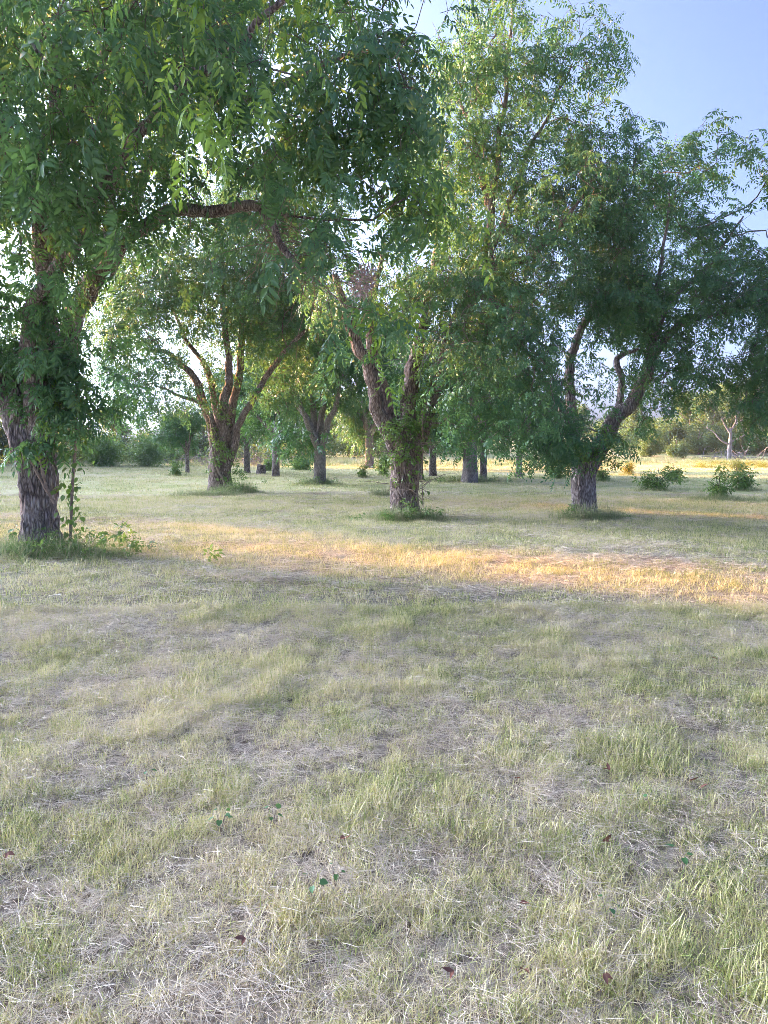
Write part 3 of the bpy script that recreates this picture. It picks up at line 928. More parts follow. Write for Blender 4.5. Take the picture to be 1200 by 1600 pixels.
# --- right tree
tD, gD = hero_tree(
    'broad pecan tree on the right with a short split trunk and one long leaning limb', bD,
    trunk_rows([(913, 810, .30), (912, 785, .275), (911, 755, .27), (913, 730, .29), (914, 708, .26), (914, 690, .18)], YD),
    [[(918, 735, YD, .22), (930, 710, YD, .21), (955, 670, YD, .185), (985, 635, YD, .165), (1008, 600, YD, .15), (1018, 560, YD, .125), (1022, 520, YD + .1, .10), (1024, 470, YD + .2, .065), (1036, 390, YD + .3, .04), (1050, 280, YD + .4, .02)],
     [(905, 735, YD, .17), (900, 690, YD, .15), (893, 640, YD + .1, .13), (890, 580, YD + .2, .11), (905, 510, YD + .3, .09), (950, 440, YD + .4, .06), (980, 340, YD + .4, .03)],
     [(1018, 560, YD, .11), (1045, 525, YD - .2, .085), (1080, 495, YD - .4, .07), (1130, 480, YD - .6, .045), (1200, 460, YD - .8, .03), (1260, 420, YD - 1, .02)],
     [(1022, 525, YD + .1, .1), (1050, 470, YD + .3, .06), (1100, 420, YD + .5, .04), (1160, 340, YD + .7, .02)],
     [(960, 665, YD, .09), (975, 600, YD + .3, .08), (960, 560, YD + .4, .07), (1000, 540, YD + .4, .04)],
     [(900, 690, YD - .1, .1), (870, 620, YD - .6, .08), (830, 560, YD - 1.0, .05), (790, 520, YD - 1.2, .025)]],
    [(850, 600, 16.6, 75, 100, 1.4), (975, 350, 18, 75, 85, 1.8), (1085, 280, 18, 95, 75, 2), (1120, 390, 17.6, 100, 80, 2), (1205, 360, 17.4, 80, 90, 2), (1200, 570, 17, 50, 90, 1.4),
     (955, 460, 17.6, 85, 65, 1.5), (1050, 575, 17.4, 80, 45, 1.3), (970, 650, 17.2, 60, 45, 1), (870, 690, 16.6, 55, 40, .8), (1300, 450, 17.5, 100, 160, 2), (1140, 235, 18, 45, 40, 1), (1150, 450, 17, 90, 60, 1.2), (1030, 350, 17.4, 90, 80, 1.4), (1180, 290, 17.6, 60, 50, 1.2), (1120, 310, 17.5, 85, 65, 1.2), (1180, 400, 17.2, 80, 60, 1.2), (1100, 245, 17.8, 60, 42, 1), (1040, 470, 18.6, 120, 60, 1.4)],
    2000, 15, GRP, M_BARK, NG_LO, 4, M_LEAF, per=2, dens=.56, thr=0.43, clump=0.6, sides=56, amp=0.045, flare=0.1, s=(0.62, 0.95))

# ------------------------------------------------------------------ leaves that can be told apart on the nearest tree
def near_leaves():
    rng = np.random.default_rng(33)
    ms = [single_leaf_mesh('leaf', rng, M_LEAF, 0.37, 4, d) for d in (0.7, 1.0, 1.3)]
    fr = [single_leaf_mesh('leaf_fresh', rng, M_LEAF_FRESH, 0.35, 4, d) for d in (0.9, 1.4)]
    A, D, par, rad, nfix, p, rot = gA
    c = np.array([0, 0, CAM_H])
    vis = (np.abs(p[:, 0]) < 0.5 * p[:, 1]) & ((p[:, 2] - CAM_H) < 0.62 * p[:, 1])
    d = np.linalg.norm(p - c, axis=1) + np.where(vis, 0, 99)
    idx = np.argsort(d)[:420]
    idx = rng.choice(idx, 150, replace=False)
    def one(q, r, me, sc_):
        o = obj('leaf', me, tA)
        o.location = Vector(q) - tA.location
        o.rotation_euler = r
        o.scale = (sc_,) * 3
    for k in idx:
        one(p[k] + rng.normal(0, 0.12, 3), (rng.normal(0, .3), rng.normal(0.35, 0.3), rng.uniform(0, 6.28)), ms[rng.integers(0, 3)], rng.uniform(0.6, 0.95))
    # bright fresh tips
    for px, py, Y, n, sp in [(335, 180, 6.4, 26, .20), (455, 60, 6.8, 12, .2), (690, 305, 8.5, 16, .25), (600, 510, 8.1, 22, .25), (270, 20, 6.4, 12, .2), (215, 160, 7, 8, .2), (480, 40, 7.5, 8, .2)]:
        o = P(px, py, Y)
        for _ in range(n):
            one(o + rng.normal(0, sp, 3) * np.array([1, 1, 1.2]), (rng.normal(0, .3), rng.normal(0.5, 0.3), rng.uniform(0, 6.28)), fr[rng.integers(0, 2)], rng.uniform(0.6, 0.95))
    # sprouts springing from the trunk
    for px, py, n, sp in [(85, 640, 18, .22), (70, 690, 10, .15), (110, 590, 14, .25), (60, 570, 10, .2)]:
        o = P(px, py, YA - 0.42)
        for _ in range(n):
            one(o + rng.normal(0, sp, 3) * np.array([1, .35, .8]), (rng.normal(0, .3), rng.normal(0.5, 0.3), rng.uniform(-3.3, .2)), (ms + fr[:1])[rng.integers(0, 4)], rng.uniform(0.75, 1.05))
near_leaves()

# ------------------------------------------------------------------ bare twigs, nest, vines
def twig_tangle(parent, anchors, n, spread, seed, mat, name='dead_twigs', r=0.006, length=(0.3, 0.9), droop=0.35):
    rng = np.random.default_rng(seed)
    acc = Acc()
    for _ in range(n):
        a = anchors[rng.integers(0, len(anchors))] + rng.normal(0, spread, 3)
        d = norm(rng.normal(0, 1, 3) + np.array([0.35, 0, -droop]))
        L_ = rng.uniform(*length)
        pts = [a]
        for s in range(5):
            d = norm(d + rng.normal(0, 0.28, 3) - np.array([0, 0, 0.06]))
            pts.append(pts[-1] + d * L_ / 5)
        V, F = tube(np.array(pts), np.linspace(r, 0.002, 6) * rng.uniform(0.6, 1.2), 3)
        acc.add(V, F)
    o = loc_part(parent, acc.mesh(name, [mat]), name)
    o['kind'] = 'stuff'
    return o

twig_tangle(tA, spline(np.array([P(415, 335, 9.3), P(450, 395, 9.0), P(500, 435, 8.7), P(555, 455, 8.5)]), .1), 130, 0.14, 3, M_VINE, 'dead_twig_tangle')
twig_tangle(tC, spline(np.array([P(640, 520, 16.2), P(690, 500, 16), P(700, 560, 16)]), .2), 90, 0.4, 4, M_DEADWOOD, 'dead_twig_tangle', 0.008, (0.4, 1.2))

def nest():
    rng = np.random.default_rng(5)
    acc = Acc()
    c = P(567, 440, 7.7)
    for k in range(420):
        d = norm(rng.normal(0, 1, 3))
        p = d * np.array([0.12, 0.11, 0.17]) * rng.random() ** 0.4
        p[0] += 0.25 * p[2]
        leaflet(acc, p, d + rng.normal(0, .8, 3), rng.normal(0, 1, 3), rng.uniform(.03, .07), rng.uniform(.010, .02), rng.random(), 2, 0, rng.uniform(-.5, .8))
    stem, F = tube(np.array([[-.05, 0, .3], [0.02, 0, .15], [.02, 0, 0]]), [.005, .005, .004], 4)
    t = thing('leaf_nest', 'pinkish brown clump of dead leaves hanging at the end of a bare twig', 'nest', tuple(c))
    obj('dead_leaf_cluster', acc.mesh('dead_leaf_cluster', [M_DEADLEAF]), t)['kind'] = 'stuff'
    obj('stem', mesh_np('stem', stem, [F], M_VINE), t)
nest()

HEART = None
def heart_mesh(name, mat, L_=0.07):
    V = np.array([[0, 0, 0], [.25, .42, .06], [.6, .34, .03], [1, 0, -.15], [.6, -.34, .03], [.25, -.42, .06], [-.1, .25, .05], [-.1, -.25, .05], [.45, 0, -.05]]) * L_
    F = [(0, 8, 1), (1, 8, 2), (2, 8, 3), (8, 4, 3), (8, 5, 4), (0, 5, 8), (0, 1, 6), (0, 7, 5)]
    return mesh_np(name, V, [np.array(F)], mat, attrs={'rnd': ('FLOAT', np.full(9, .5))})
ME_HEART = heart_mesh('leaf', M_LEAF_BUSH)
ME_HEART_B = heart_mesh('leaf', M_BROADLEAF)
ME_HEART_F = heart_mesh('leaf', M_LEAF_FRESH)

def vine(label, pts, r, leaf_n, seed, sp=0.05, size=(0.9, 1.6), lo=0.0):
    rng = np.random.default_rng(seed)
    pts = spline(np.array(pts), 0.08)
    base = pts[-1]
    t = thing('vine', label, 'vine', tuple(base))
    V, F = tube(pts - base, np.full(len(pts), r) * (1 + 0.2 * np.sin(np.arange(len(pts)) * 1.7)), 7)
    obj('stem', mesh_np('stem', V, [F], M_VINE), t)
    for k in range(leaf_n):
        q = pts[int(rng.uniform(lo, 1) * (len(pts) - 1))] - base + rng.normal(0, sp, 3)
        o = obj('leaf', (ME_HEART, ME_HEART_F, ME_HEART)[rng.integers(0, 3)], t)
        o.location = q; o.rotation_euler = (rng.normal(0, .4), rng.uniform(.3, 1.3), rng.uniform(0, 6.28))
        o.scale = (rng.uniform(*size),) * 3
YV = YA - 0.25
vine('thick leafy vine hanging straight down just right of the nearest trunk',
     [P(122, 540, YV), P(120, 600, YV), P(119, 660, YV), P(117, 710, YV), P(113, 760, YV), P(111, 815, YV), P(110, 846, YV)], .022, 110, 41, .085, (0.8, 1.6), .25)
vine('dry stem slanting across the front of the nearest trunk',
     [P(42, 705, YA - .38), P(56, 735, YA - .40), P(70, 762, YA - .39), P(84, 785, YA - .32)], .018, 0, 42)
vine('second dry stem slanting across the front of the nearest trunk, on its right',
     [P(60, 705, YA - .40), P(66, 735, YA - .42), P(74, 765, YA - .38), P(85, 787, YA - .31)], .02, 0, 43)
vine('pale vine climbing the forked foot of the many-stemmed tree',
     [P(330, 690, YB - .5), P(336, 722, YB - .56), P(346, 745, YB - .6), P(358, 768, YB - .55)], .035, 20, 44, .15, (1.6, 2.6))
vine('pale vine hanging beside the right edge of the middle trunk',
     [P(652, 700, YC - .3), P(654, 740, YC - .35), P(652, 775, YC - .35), P(657, 805, YC - .3)], .022, 14, 45, .1, (1.2, 2.0))
vine('thin grey vine dangling clear of the middle trunk, right of it',
     [P(660, 640, YC - .5), P(661, 700, YC - .5), P(659, 740, YC - .5), P(661, 790, YC - .5)], .010, 10, 46, .1, (1.2, 1.8))

# small leafy shoots that cover the forks
def shoots(parent, sites, seed, ng=None, nvar=3, mats=None, name='shoots', s=(0.6, 1.2)):
    rng = np.random.default_rng(seed)
    p = []
    for px, py, Y, rx, ry, rd, n in sites:
        c = P(px, py, Y)
        d = rng.normal(0, 0.55, (n, 3)) * np.array([rx * Y / FPX, rd, ry * Y / FPX])
        p.append(c + d)
    p = np.vstack(p); n = len(p)
    o = scatter(name, p, rots(rng, n, .4), rng.uniform(s[0], s[1], n), rng.integers(0, nvar, n), ng or NG_BUSH, mats or M_LEAF_BUSH, parent)
    o.location = -parent.location
    return o
shoots(tA, [(88, 635, YA - .45, 42, 45, .2, 22), (120, 560, YA - .4, 60, 50, .3, 26), (40, 560, YA - .5, 50, 60, .3, 20), (75, 690, YA - .42, 28, 18, .1, 7), (115, 660, YA - .3, 12, 40, .1, 8), (60, 470, YA - 1, 80, 60, .4, 20)], 16, NG_SPRAY, 5, M_LEAF, 'trunk_shoots', (.55, .95))
shoots(tC, [(632, 672, YC - .3, 34, 30, .25, 34), (625, 715, YC - .38, 25, 30, .12, 16), (664, 640, YC - .1, 20, 40, .3, 14), (655, 590, YC + .1, 30, 40, .3, 12), (715, 650, YC - .2, 40, 35, .5, 36)], 6, name='trunk_shoots')
shoots(tB, [(352, 700, YB - .5, 25, 35, .2, 18), (372, 735, YB - .4, 15, 15, .2, 8), (350, 650, YB - .4, 25, 30, .3, 12)], 7, name='trunk_shoots')
shoots(tD, [(905, 708, YD - .35, 22, 18, .25, 22), (870, 710, YD - .4, 30, 18, .3, 20), (945, 695, YD - .3, 30, 25, .3, 20)], 8, name='trunk_shoots')
twig_tangle(tC, [P(600 + 12 * k, 690 + 8 * (k % 3), YC - .38) for k in range(6)] + [P(618 + 9 * k, 760, YC - .37) for k in range(5)], 120, 0.10, 9, M_VINE, 'dead_stem_tangle', 0.008, (0.3, 0.9), -0.4)

# ------------------------------------------------------------------ weeds at the feet of the trees
def weed_sources():
    rng = np.random.default_rng(51)
    return [source('weed_source', blades_mesh('weed', rng, M_WEED, 24, 0.08, (0.10, 0.34), (0.004, 0.008), 0.5, 3)) for _ in range(4)]
NG_WEED = scatter_tree('weed_scatter', weed_sources())

def weed_clump(label, px, py, rx, ry, n, seed, s=(0.6, 1.2), leafy=0, cat='weeds', hgt=1.0, off=0.0):
    rng = np.random.default_rng(seed)
    c = G(px, py)
    c[1] += off
    t = thing('weed_clump', label, cat, (c[0], c[1], 0), 'weed clumps at the feet of the trees')
    d = rng.normal(0, 0.5, (n, 2)) * np.array([rx, ry])
    x, y = c[0] + d[:, 0], c[1] + d[:, 1]
    fall = np.exp(-((d[:, 0] / rx) ** 2 + (d[:, 1] / ry) ** 2) * 0.9)
    sc_ = rng.uniform(s[0], s[1], n) * (0.5 + 0.7 * fall)
    p = np.stack([d[:, 0], d[:, 1], gz(x, y)], 1)
    scatter('grass_blades', p, rots(rng, n, .2), np.stack([sc_, sc_, sc_ * hgt], 1), rng.integers(0, 4, n), NG_WEED, M_WEED, t)
    if leafy:
        d = rng.normal(0, 0.45, (leafy, 2)) * np.array([rx, ry])
        p = np.stack([d[:, 0], d[:, 1], gz(c[0] + d[:, 0], c[1] + d[:, 1]) + np.abs(rng.normal(0.08, 0.14, leafy)) * hgt], 1)
        scatter('leaves', p, rots(rng, leafy, .4), rng.uniform(.5, .95, leafy), rng.integers(0, 3, leafy), NG_BUSH, M_LEAF_BUSH, t)
    return t
weed_clump('tall uncut grass and weeds round the foot of the nearest trunk', 90, 866, 1.4, .6, 240, 61, (0.5, 1.6), 34, off=-.1)
weed_clump('dense green weeds beside the foot of the many-stemmed tree', 372, 772, .75, .5, 130, 62, (0.8, 1.7), 26, hgt=1.2)
weed_clump('low pale grass ring left of the many-stemmed tree foot', 325, 776, 1.3, .5, 170, 63, (0.6, 1.2))
weed_clump('brownish weeds round the foot of the middle trunk', 628, 812, .95, .45, 170, 64, (0.6, 1.5), 18)
weed_clump('small brown weed patch just behind the left side of the middle trunk', 602, 778, .55, .4, 70, 65, (0.7, 1.4))
weed_clump('bright green grass tuft round the foot of the right-hand trunk', 922, 812, .85, .4, 160, 66, (0.6, 1.6), 8)
weed_clump('weeds round the foot of the pale-trunked tree left of the middle tree', 497, 757, .9, .6, 110, 67, (0.8, 1.5), 16)
weed_clump('weeds round the foot of the thick pale trunk right of the middle tree', 735, 753, 1.8, .8, 190, 68, (0.8, 1.4), 24)
weed_clump('low grass patch under the sapling nearest on the right', 1122, 782, 1.0, .45, 150, 69, (0.5, 1.0))

def seedling(label, px, py, h, n, seed, size=(1.0, 1.7), lean=0.2):
    rng = np.random.default_rng(seed)
    c = G(px, py)
    t = thing('seedling', label, 'seedling', (c[0], c[1], float(gz(c[0], c[1])[0])), 'leafy seedlings by the nearest trunk')
    st = spline(np.array([[0, 0, -.03], [lean * h * .3, 0, h * .5], [lean * h, .03, h]]), .05)
    V, F = tube(st, np.linspace(.006, .003, len(st)), 4)
    obj('stem', mesh_np('stem', V, [F], M_VINE), t)
    for k in range(n):
        u = 0.35 + 0.65 * k / n
        o = obj('leaf', ME_HEART_B if k % 3 else ME_HEART, t)
        o.location = st[int(u * (len(st) - 1))] + rng.normal(0, .02, 3)
        o.rotation_euler = (rng.normal(0, .3), rng.uniform(.0, .7), k * 2.4); o.scale = (rng.uniform(*size),) * 3
seedling('broad-leaved seedling right of the hanging vine', 160, 858, .34, 12, 71)
seedling('tallest broad-leaved seedling right of the nearest trunk', 186, 855, .48, 14, 72, lean=.15)
seedling('low leafy seedling farthest right of the nearest trunk', 236, 860, .18, 9, 73)
seedling('leafy seedling in front of the nearest trunk', 48, 868, .24, 16, 74)
seedling('thin seedling left of the nearest trunk', 18, 850, .34, 10, 75)

# ------------------------------------------------------------------ saplings and shrubs on the field
def shrub(label, px, py, h, w_, n, seed, group='young shrubs scattered on the field', ng=None, nvar=3, mats=None, name='shrub', s=(0.6, 1.3), tier=False):
    rng = np.random.default_rng(seed)
    c = G(px, py)
    z = float(gz(c[0], c[1])[0])
    t = thing(name, label, 'shrub', (c[0], c[1], z), group)
    acc = Acc(); tips = []
    for k in range(9):
        a = k * 2.4 + rng.normal(0, .3); out = w_ * rng.uniform(.1, .5)
        hh = h * rng.uniform(.45, .95) if k else h
        if k == 0: out = 0.05
        st = spline(np.array([[0, 0, -.03], [out * .35 * math.cos(a), out * .35 * math.sin(a), hh * .55], [out * math.cos(a), out * math.sin(a), hh]]), h / 7)
        V, F = tube(st, np.linspace(.014, .005, len(st)), 4); acc.add(V, F)
        tips += list(st[1:])
    obj('stem', acc.mesh('stem', [M_TWIG]), t)
    tips = np.array(tips)
    p = tips[rng.integers(0, len(tips), n)] + rng.normal(0, 1, (n, 3)) * np.array([w_ * .12, w_ * .12, h * .05])
    if tier:
        k = (p[:, 2] < h * .52) | (p[:, 2] > h * .68); p = p[k]
    p[:, 2] = np.maximum(p[:, 2], .08)
    n = len(p)
    m = 46
    d = rng.normal(0, w_ * .34, (m, 2))
    scatter('grass_blades', np.stack([d[:, 0], d[:, 1], gz(c[0] + d[:, 0], c[1] + d[:, 1]) - z], 1), rots(rng, m, .2), rng.uniform(.5, 1.1, m), rng.integers(0, 4, m), NG_WEED, M_WEED, t)
    scatter('foliage', p, rots(rng, n, .5), rng.uniform(s[0], s[1], n), rng.integers(0, nvar, n), ng or NG_BUSH, mats or M_LEAF_BUSH, t)
shrub('two-tiered green sapling in a grass patch, nearest of the saplings on the right', 1122, 780, .9, .75, 40, 81, tier=True)
shrub('green sapling at the right edge, beyond the two-tiered one', 1162, 766, .85, .9, 36, 82)
shrub('wide low green shrub left of the two-tiered sapling', 1026, 766, .85, 1.4, 40, 83)
shrub('small rounded shrub behind the wide low one on the right', 1050, 752, .75, .8, 34, 84)
shrub('small green shrub left of the right-hand trunk', 868, 747, .65, 1.1, 60, 85)
shrub('thin sapling alone on the left of the field', 275, 743, 1.0, .8, 36, 86)
shrub('conical green shrub beside the middle trunk, far out', 600, 742, 1.3, 1.0, 60, 87)
shrub('tiny twiggy sapling between the pale trunk and the middle trunk', 567, 747, .6, .35, 14, 88)
shrub('bright green shrub behind the stump', 470, 734, .9, 1.9, 90, 89, s=(1.0, 1.8))
shrub('low green shrub right of the stump', 420, 735, .8, .8, 40, 90)
shrub('yellow flowering shrub right of the right-hand trunk', 982, 742, .75, .9, 40, 91, ng=NG_YEL, nvar=2, mats=M_LEAF_YELLOW, s=(.3, .55))
shrub('small yellow shrub near the right edge', 1152, 741, .8, 1.2, 40, 92, ng=NG_YEL, nvar=2, mats=M_LEAF_YELLOW, s=(.3, .55))
shrub('thin weedy shrub right behind the right-hand trunk', 942, 752, .6, .8, 22, 93)
shrub('big round pale green bush at the left field edge', 230, 729, 2.5, 4.2, 170, 94, s=(1.4, 3.2), ng=NG_PALE, mats=M_LEAF_PALE, group='bushes along the left field edge')
shrub('dull green bush left of the big round one at the field edge', 160, 729, 2.3, 4.2, 130, 95, s=(1.3, 3.0), group='bushes along the left field edge')

def stump():
    c = G(408, 741)
    t = thing('stump', 'weathered tree stump standing far out beyond the many-stemmed tree', 'stump', (c[0], c[1], 0))
    pts = spline(np.array([[0, 0, -.1, .30], [0, 0, .2, .25], [.03, 0, .55, .22]]), .04)
    V, F = bark_tube(pts[:, :3], pts[:, 3], 20, .03, 12, 3.3, .08)
    obj('bark', mesh_np('bark', V, [F], M_BARK), t)
    ring = V[-20:]; ctr = ring.mean(0)
    cap = np.vstack([ring, ctr])
    obj('cut_top', mesh_np('cut_top', cap, [np.array([(k, (k + 1) % 20, 20) for k in range(20)])], M_DEADWOOD), t)
stump()

# ------------------------------------------------------------------ farther trees of the grove
def proto_tree(seed, h, cw, fork, r, nlimb, bark, tips=420, per=2, s=(1.1, 1.7), lean=0.0, low=None, thr=.40):
    """tree built round its own foot; returns the meshes of trunk, limbs, branchwork and the crown's points"""
    rng = np.random.default_rng(seed)
    tr = spline(np.array([[0, 0, -.15, r * 1.12], [0, 0, fork * .3, r * .95], [lean * .3, 0, fork * .75, r * .92], [lean * .5, 0, fork * 1.1, r * .8], [lean * .6, 0, fork * 1.35, r * .45]]), .06)
    V, F = bark_tube(tr[:, :3], tr[:, 3], 22, .03, 12, seed, r * .35)
    trunk = mesh_np('trunk', V, [F], bark)
    limbs, lp = [], []
    top = h * .86
    for k in range(nlimb):
        a = k * 6.283 / nlimb + rng.normal(0, .35)
        o = cw * rng.uniform(.45, .8) if k else cw * .1
        z0 = fork * rng.uniform(.75, 1.05)
        zz = top * rng.uniform(.6, .95) if k else top
        li = spline(np.array([[lean * .4, 0, z0, r * .62], [lean * .5 + o * .25 * math.cos(a), o * .25 * math.sin(a), z0 + (zz - z0) * .3, r * .48],
                              [lean * .6 + o * .6 * math.cos(a), o * .6 * math.sin(a), z0 + (zz - z0) * .66, r * .28], [lean + o * math.cos(a), o * math.sin(a), zz, .02]]), .12)
        li[:, :3] += np.stack([fbm(np.stack([li[:, 2] * 1.2 + 5 * q, li[:, 2] * 0 + k, li[:, 2] * 0 + seed], 1), 2) - .5 for q in range(3)], 1) * .4 * sstep(0, .3, np.linspace(0, 1, len(li)))[:, None]
        V, F = bark_tube(li[:, :3], li[:, 3], 10, .02, 14, seed + k)
        limbs.append(mesh_np('limb', V, [F], bark)); lp.append(li[::2])
    low = fork * 1.15 if low is None else low
    bl = []
    for k in range(11):
        a = rng.uniform(0, 6.283); q = rng.uniform(.15, .75) * cw
        z = rng.uniform(low + .8, h - 1.0)
        sh = 1 - .5 * abs((z - low) / (h - low) - .4)
        bl.append(((q * math.cos(a) * sh, q * math.sin(a) * sh, z), (cw * .42, cw * .42, (h - low) * .2)))
    tp = blob_pts(bl, tips, rng, .55, thr)
    A, par, rad, D, nfix, ends = grow(lp, tp, rng, seg=.45)
    br = branch_mesh('branchwork', A, par, rad, nfix, bark, .006)
    p, rot = leaf_sites(A, D, par, rad, nfix, rng, per, .018, .25)
    n = len(p)
    return dict(trunk=trunk, limbs=limbs, br=br, p=p, rot=rot, scl=rng.uniform(s[0], s[1], n), var=rng.integers(0, 4, n))

def place_tree(pr, label, x, y, rz, sc_=1.0, group=None, name='pecan_tree', first=None, ng=None, mats=None, cat='tree'):
    if first is None:
        t = thing(name, label, cat, (x, y, float(gz(x, y)[0])), group)
        obj('trunk', pr['trunk'], t)
        for m in pr['limbs']: obj('limb', m, t)
        if pr.get('br'): obj('branchwork', pr['br'], t)['kind'] = 'stuff'
        scatter('crown', pr['p'], pr['rot'], pr['scl'], pr['var'], ng or NG_LO, mats or M_LEAF, t)
    else:
        t = first.copy(); COL.objects.link(t)
        t.location = (x, y, float(gz(x, y)[0]))
        for ch in first.children:
            c = ch.copy(); COL.objects.link(c); c.parent = t
        tag(t, label, cat, group)
    t.rotation_euler = (0, 0, rz)
    t.scale = (sc_,) * 3
    return t

p1 = proto_tree(101, 8.8, 3.6, 1.5, .26, 5, M_BARK_PALE, 520)
p2 = proto_tree(102, 6.8, 2.8, 1.9, .20, 4, M_BARK, 380)
p3 = proto_tree(103, 9.2, 3.6, 2.6, .33, 5, M_BARK_PALE, 480, low=2.3)
p4 = proto_tree(104, 5.2, 2.2, 1.4, .17, 4, M_BARK_PALE, 240)
q = G(500, 757); E1 = place_tree(p1, 'pale-barked pecan tree standing between the many-stemmed tree and the middle tree', q[0], q[1], 0.6, 1.0, GRP)
q = G(431, 745); F1 = place_tree(p2, 'slender two-forked pecan tree right of the stump', q[0], q[1], 0.3, 1.0, GRP)
q = G(734, 754); H1 = place_tree(p3, 'pecan tree with a thick pale straight trunk, right behind the middle tree', q[0], q[1], 1.2, 1.0, GRP)
q = G(811, 745); J1 = place_tree(p4, 'slim pale-trunked tree in front of the bright field, left of the right-hand tree', q[0], q[1], 0.2, 1.0, GRP)
for px, py, rz, s_, src, lab in [
        (293, 738, 2.0, .62, F1, 'small round pecan tree left of the many-stemmed trunk'),
        (386, 738, 4.1, .95, F1, 'dark thin-trunked pecan tree just left of the stump'),
        (755, 750, 1.1, .85, F1, 'dark-trunked pecan tree just right of the thick pale trunk'),
        (655, 750, 5.0, .95, F1, 'dark leaning pecan tree seen just right of the middle trunk'),
        (676, 744, 2.7, 1.0, F1, 'thin pecan tree farther back, second trunk right of the middle trunk'),
        (577, 732, 0.9, 1.0, H1, 'far pecan tree with pale trunk left of the middle trunk'),
        (1330, 760, 0.9, 1.0, E1, 'pecan tree reaching in from beyond the right edge')]:
    q = G(px, py)
    place_tree(None, lab, q[0], q[1], rz, s_, GRP, first=src)

# ------------------------------------------------------------------ woodland round the field
def wood_proto(seed, h, w_, bark, n=150, s=(1.4, 2.4), low=.8):
    rng = np.random.default_rng(seed)
    tr = spline(np.array([[0, 0, -.3, .2], [.1, 0, h * .3, .15], [0, .1, h * .8, .05]]), .4)
    V, F = tube(tr[:, :3], tr[:, 3], 7)
    limbs = []
    for k in range(5):
        a = k * 1.26 + rng.normal(0, .3); z = h * rng.uniform(.25, .5)
        li = spline(np.array([[0, 0, z, .08], [w_ * .3 * math.cos(a), w_ * .3 * math.sin(a), z + h * .15, .05], [w_ * .7 * math.cos(a), w_ * .7 * math.sin(a), z + h * .3, .015]]), .4)
        v, f = tube(li[:, :3], li[:, 3], 5)
        limbs.append(mesh_np('limb', v, [f], bark))
    bl = []
    for k in range(9):
        a = rng.uniform(0, 6.283); q = rng.uniform(.1, .62) * w_; z = rng.uniform(low + .6, h - .8)
        sh = 1 - .55 * abs((z - low) / (h - low) - .35)
        bl.append(((q * math.cos(a) * sh, q * math.sin(a) * sh, z), (w_ * .42, w_ * .42, h * .14)))
    p = blob_pts(bl, n, rng, .5, .38, 3.0)
    return dict(trunk=mesh_np('trunk', V, [F], bark), limbs=limbs, br=None, p=p, rot=rots(rng, n, .5), scl=rng.uniform(s[0], s[1], n), var=rng.integers(0, 3, n))

def woodland():
    rng = np.random.default_rng(202)
    pr = [wood_proto(211, 7.0, 3.0, M_BARK), wood_proto(212, 5.2, 2.7, M_BARK_BROWN, 130, low=.3), wood_proto(213, 8.6, 3.4, M_BARK, 190)]
    first = [None] * 3
    def put(x, y, k, s_, lab, grp):
        if first[k] is None:
            first[k] = place_tree(pr[k], lab, x, y, rng.uniform(0, 6.28), s_, grp, 'woodland_tree', None, NG_CLUMP, M_LEAF_FAR)
        else:
            place_tree(None, lab, x, y, rng.uniform(0, 6.28), s_, grp, first=first[k])
    L1 = 'leafy tree in the woodland edge behind the left field edge'
    for px, Y, k, s_ in [(60, 66, 2, .9), (120, 78, 1, 1.0), (190, 84, 0, .8), (262, 82, 1, .9), (320, 80, 0, .85), (90, 90, 0, .95), (370, 86, 1, 1.0), (20, 72, 0, 1.0), (150, 72, 1, .7), (225, 76, 1, .75)]:
        put((px - 600) / FPX * Y, Y, k, s_, L1, 'woodland trees on the left')
    L2 = 'hazy tree in the far woodland behind the middle of the grove'
    for px, Y, k, s_ in [(420, 95, 0, .9), (470, 90, 1, 1.0), (520, 98, 2, .8), (560, 92, 0, .85), (610, 100, 1, 1.0), (660, 96, 0, .9), (710, 105, 2, .75), (745, 112, 1, .9), (790, 170, 0, .8), (850, 175, 1, .9), (900, 165, 0, .9)]:
        put((px - 600) / FPX * Y, Y, k, s_, L2, 'woodland trees behind the grove')
    L3 = 'hazy tree in the wooded edge behind the dead tree on the right'
    for px, Y, k, s_ in [(960, 112, 1, .9), (1000, 100, 0, .85), (1040, 96, 1, 1.0), (1075, 102, 2, .85), (1110, 98, 0, 1.0), (1150, 104, 2, .9), (1185, 97, 0, 1.0), (1225, 102, 2, .95), (1015, 88, 1, .6), (1055, 84, 1, .5), (1130, 112, 2, 1.0), (1270, 96, 0, 1.1), (1180, 114, 2, 1.05), (1090, 92, 1, .7), (1165, 92, 1, .75), (1215, 90, 1, .8)]:
        put((px - 600) / FPX * Y, Y, k, s_, L3, 'woodland trees on the right')
woodland()

def clump_mass(name, label, fn, n, seed, s, ng=None, mats=None, nvar=3):
    rng = np.random.default_rng(seed)
    p = fn(rng, n)
    n = len(p)
    o = scatter(name, p, rots(rng, n, .6), rng.uniform(s[0], s[1], n), rng.integers(0, nvar, n), ng or NG_CLUMP, mats or M_LEAF_FAR)
    tag(o, label, 'woodland', kind='stuff')

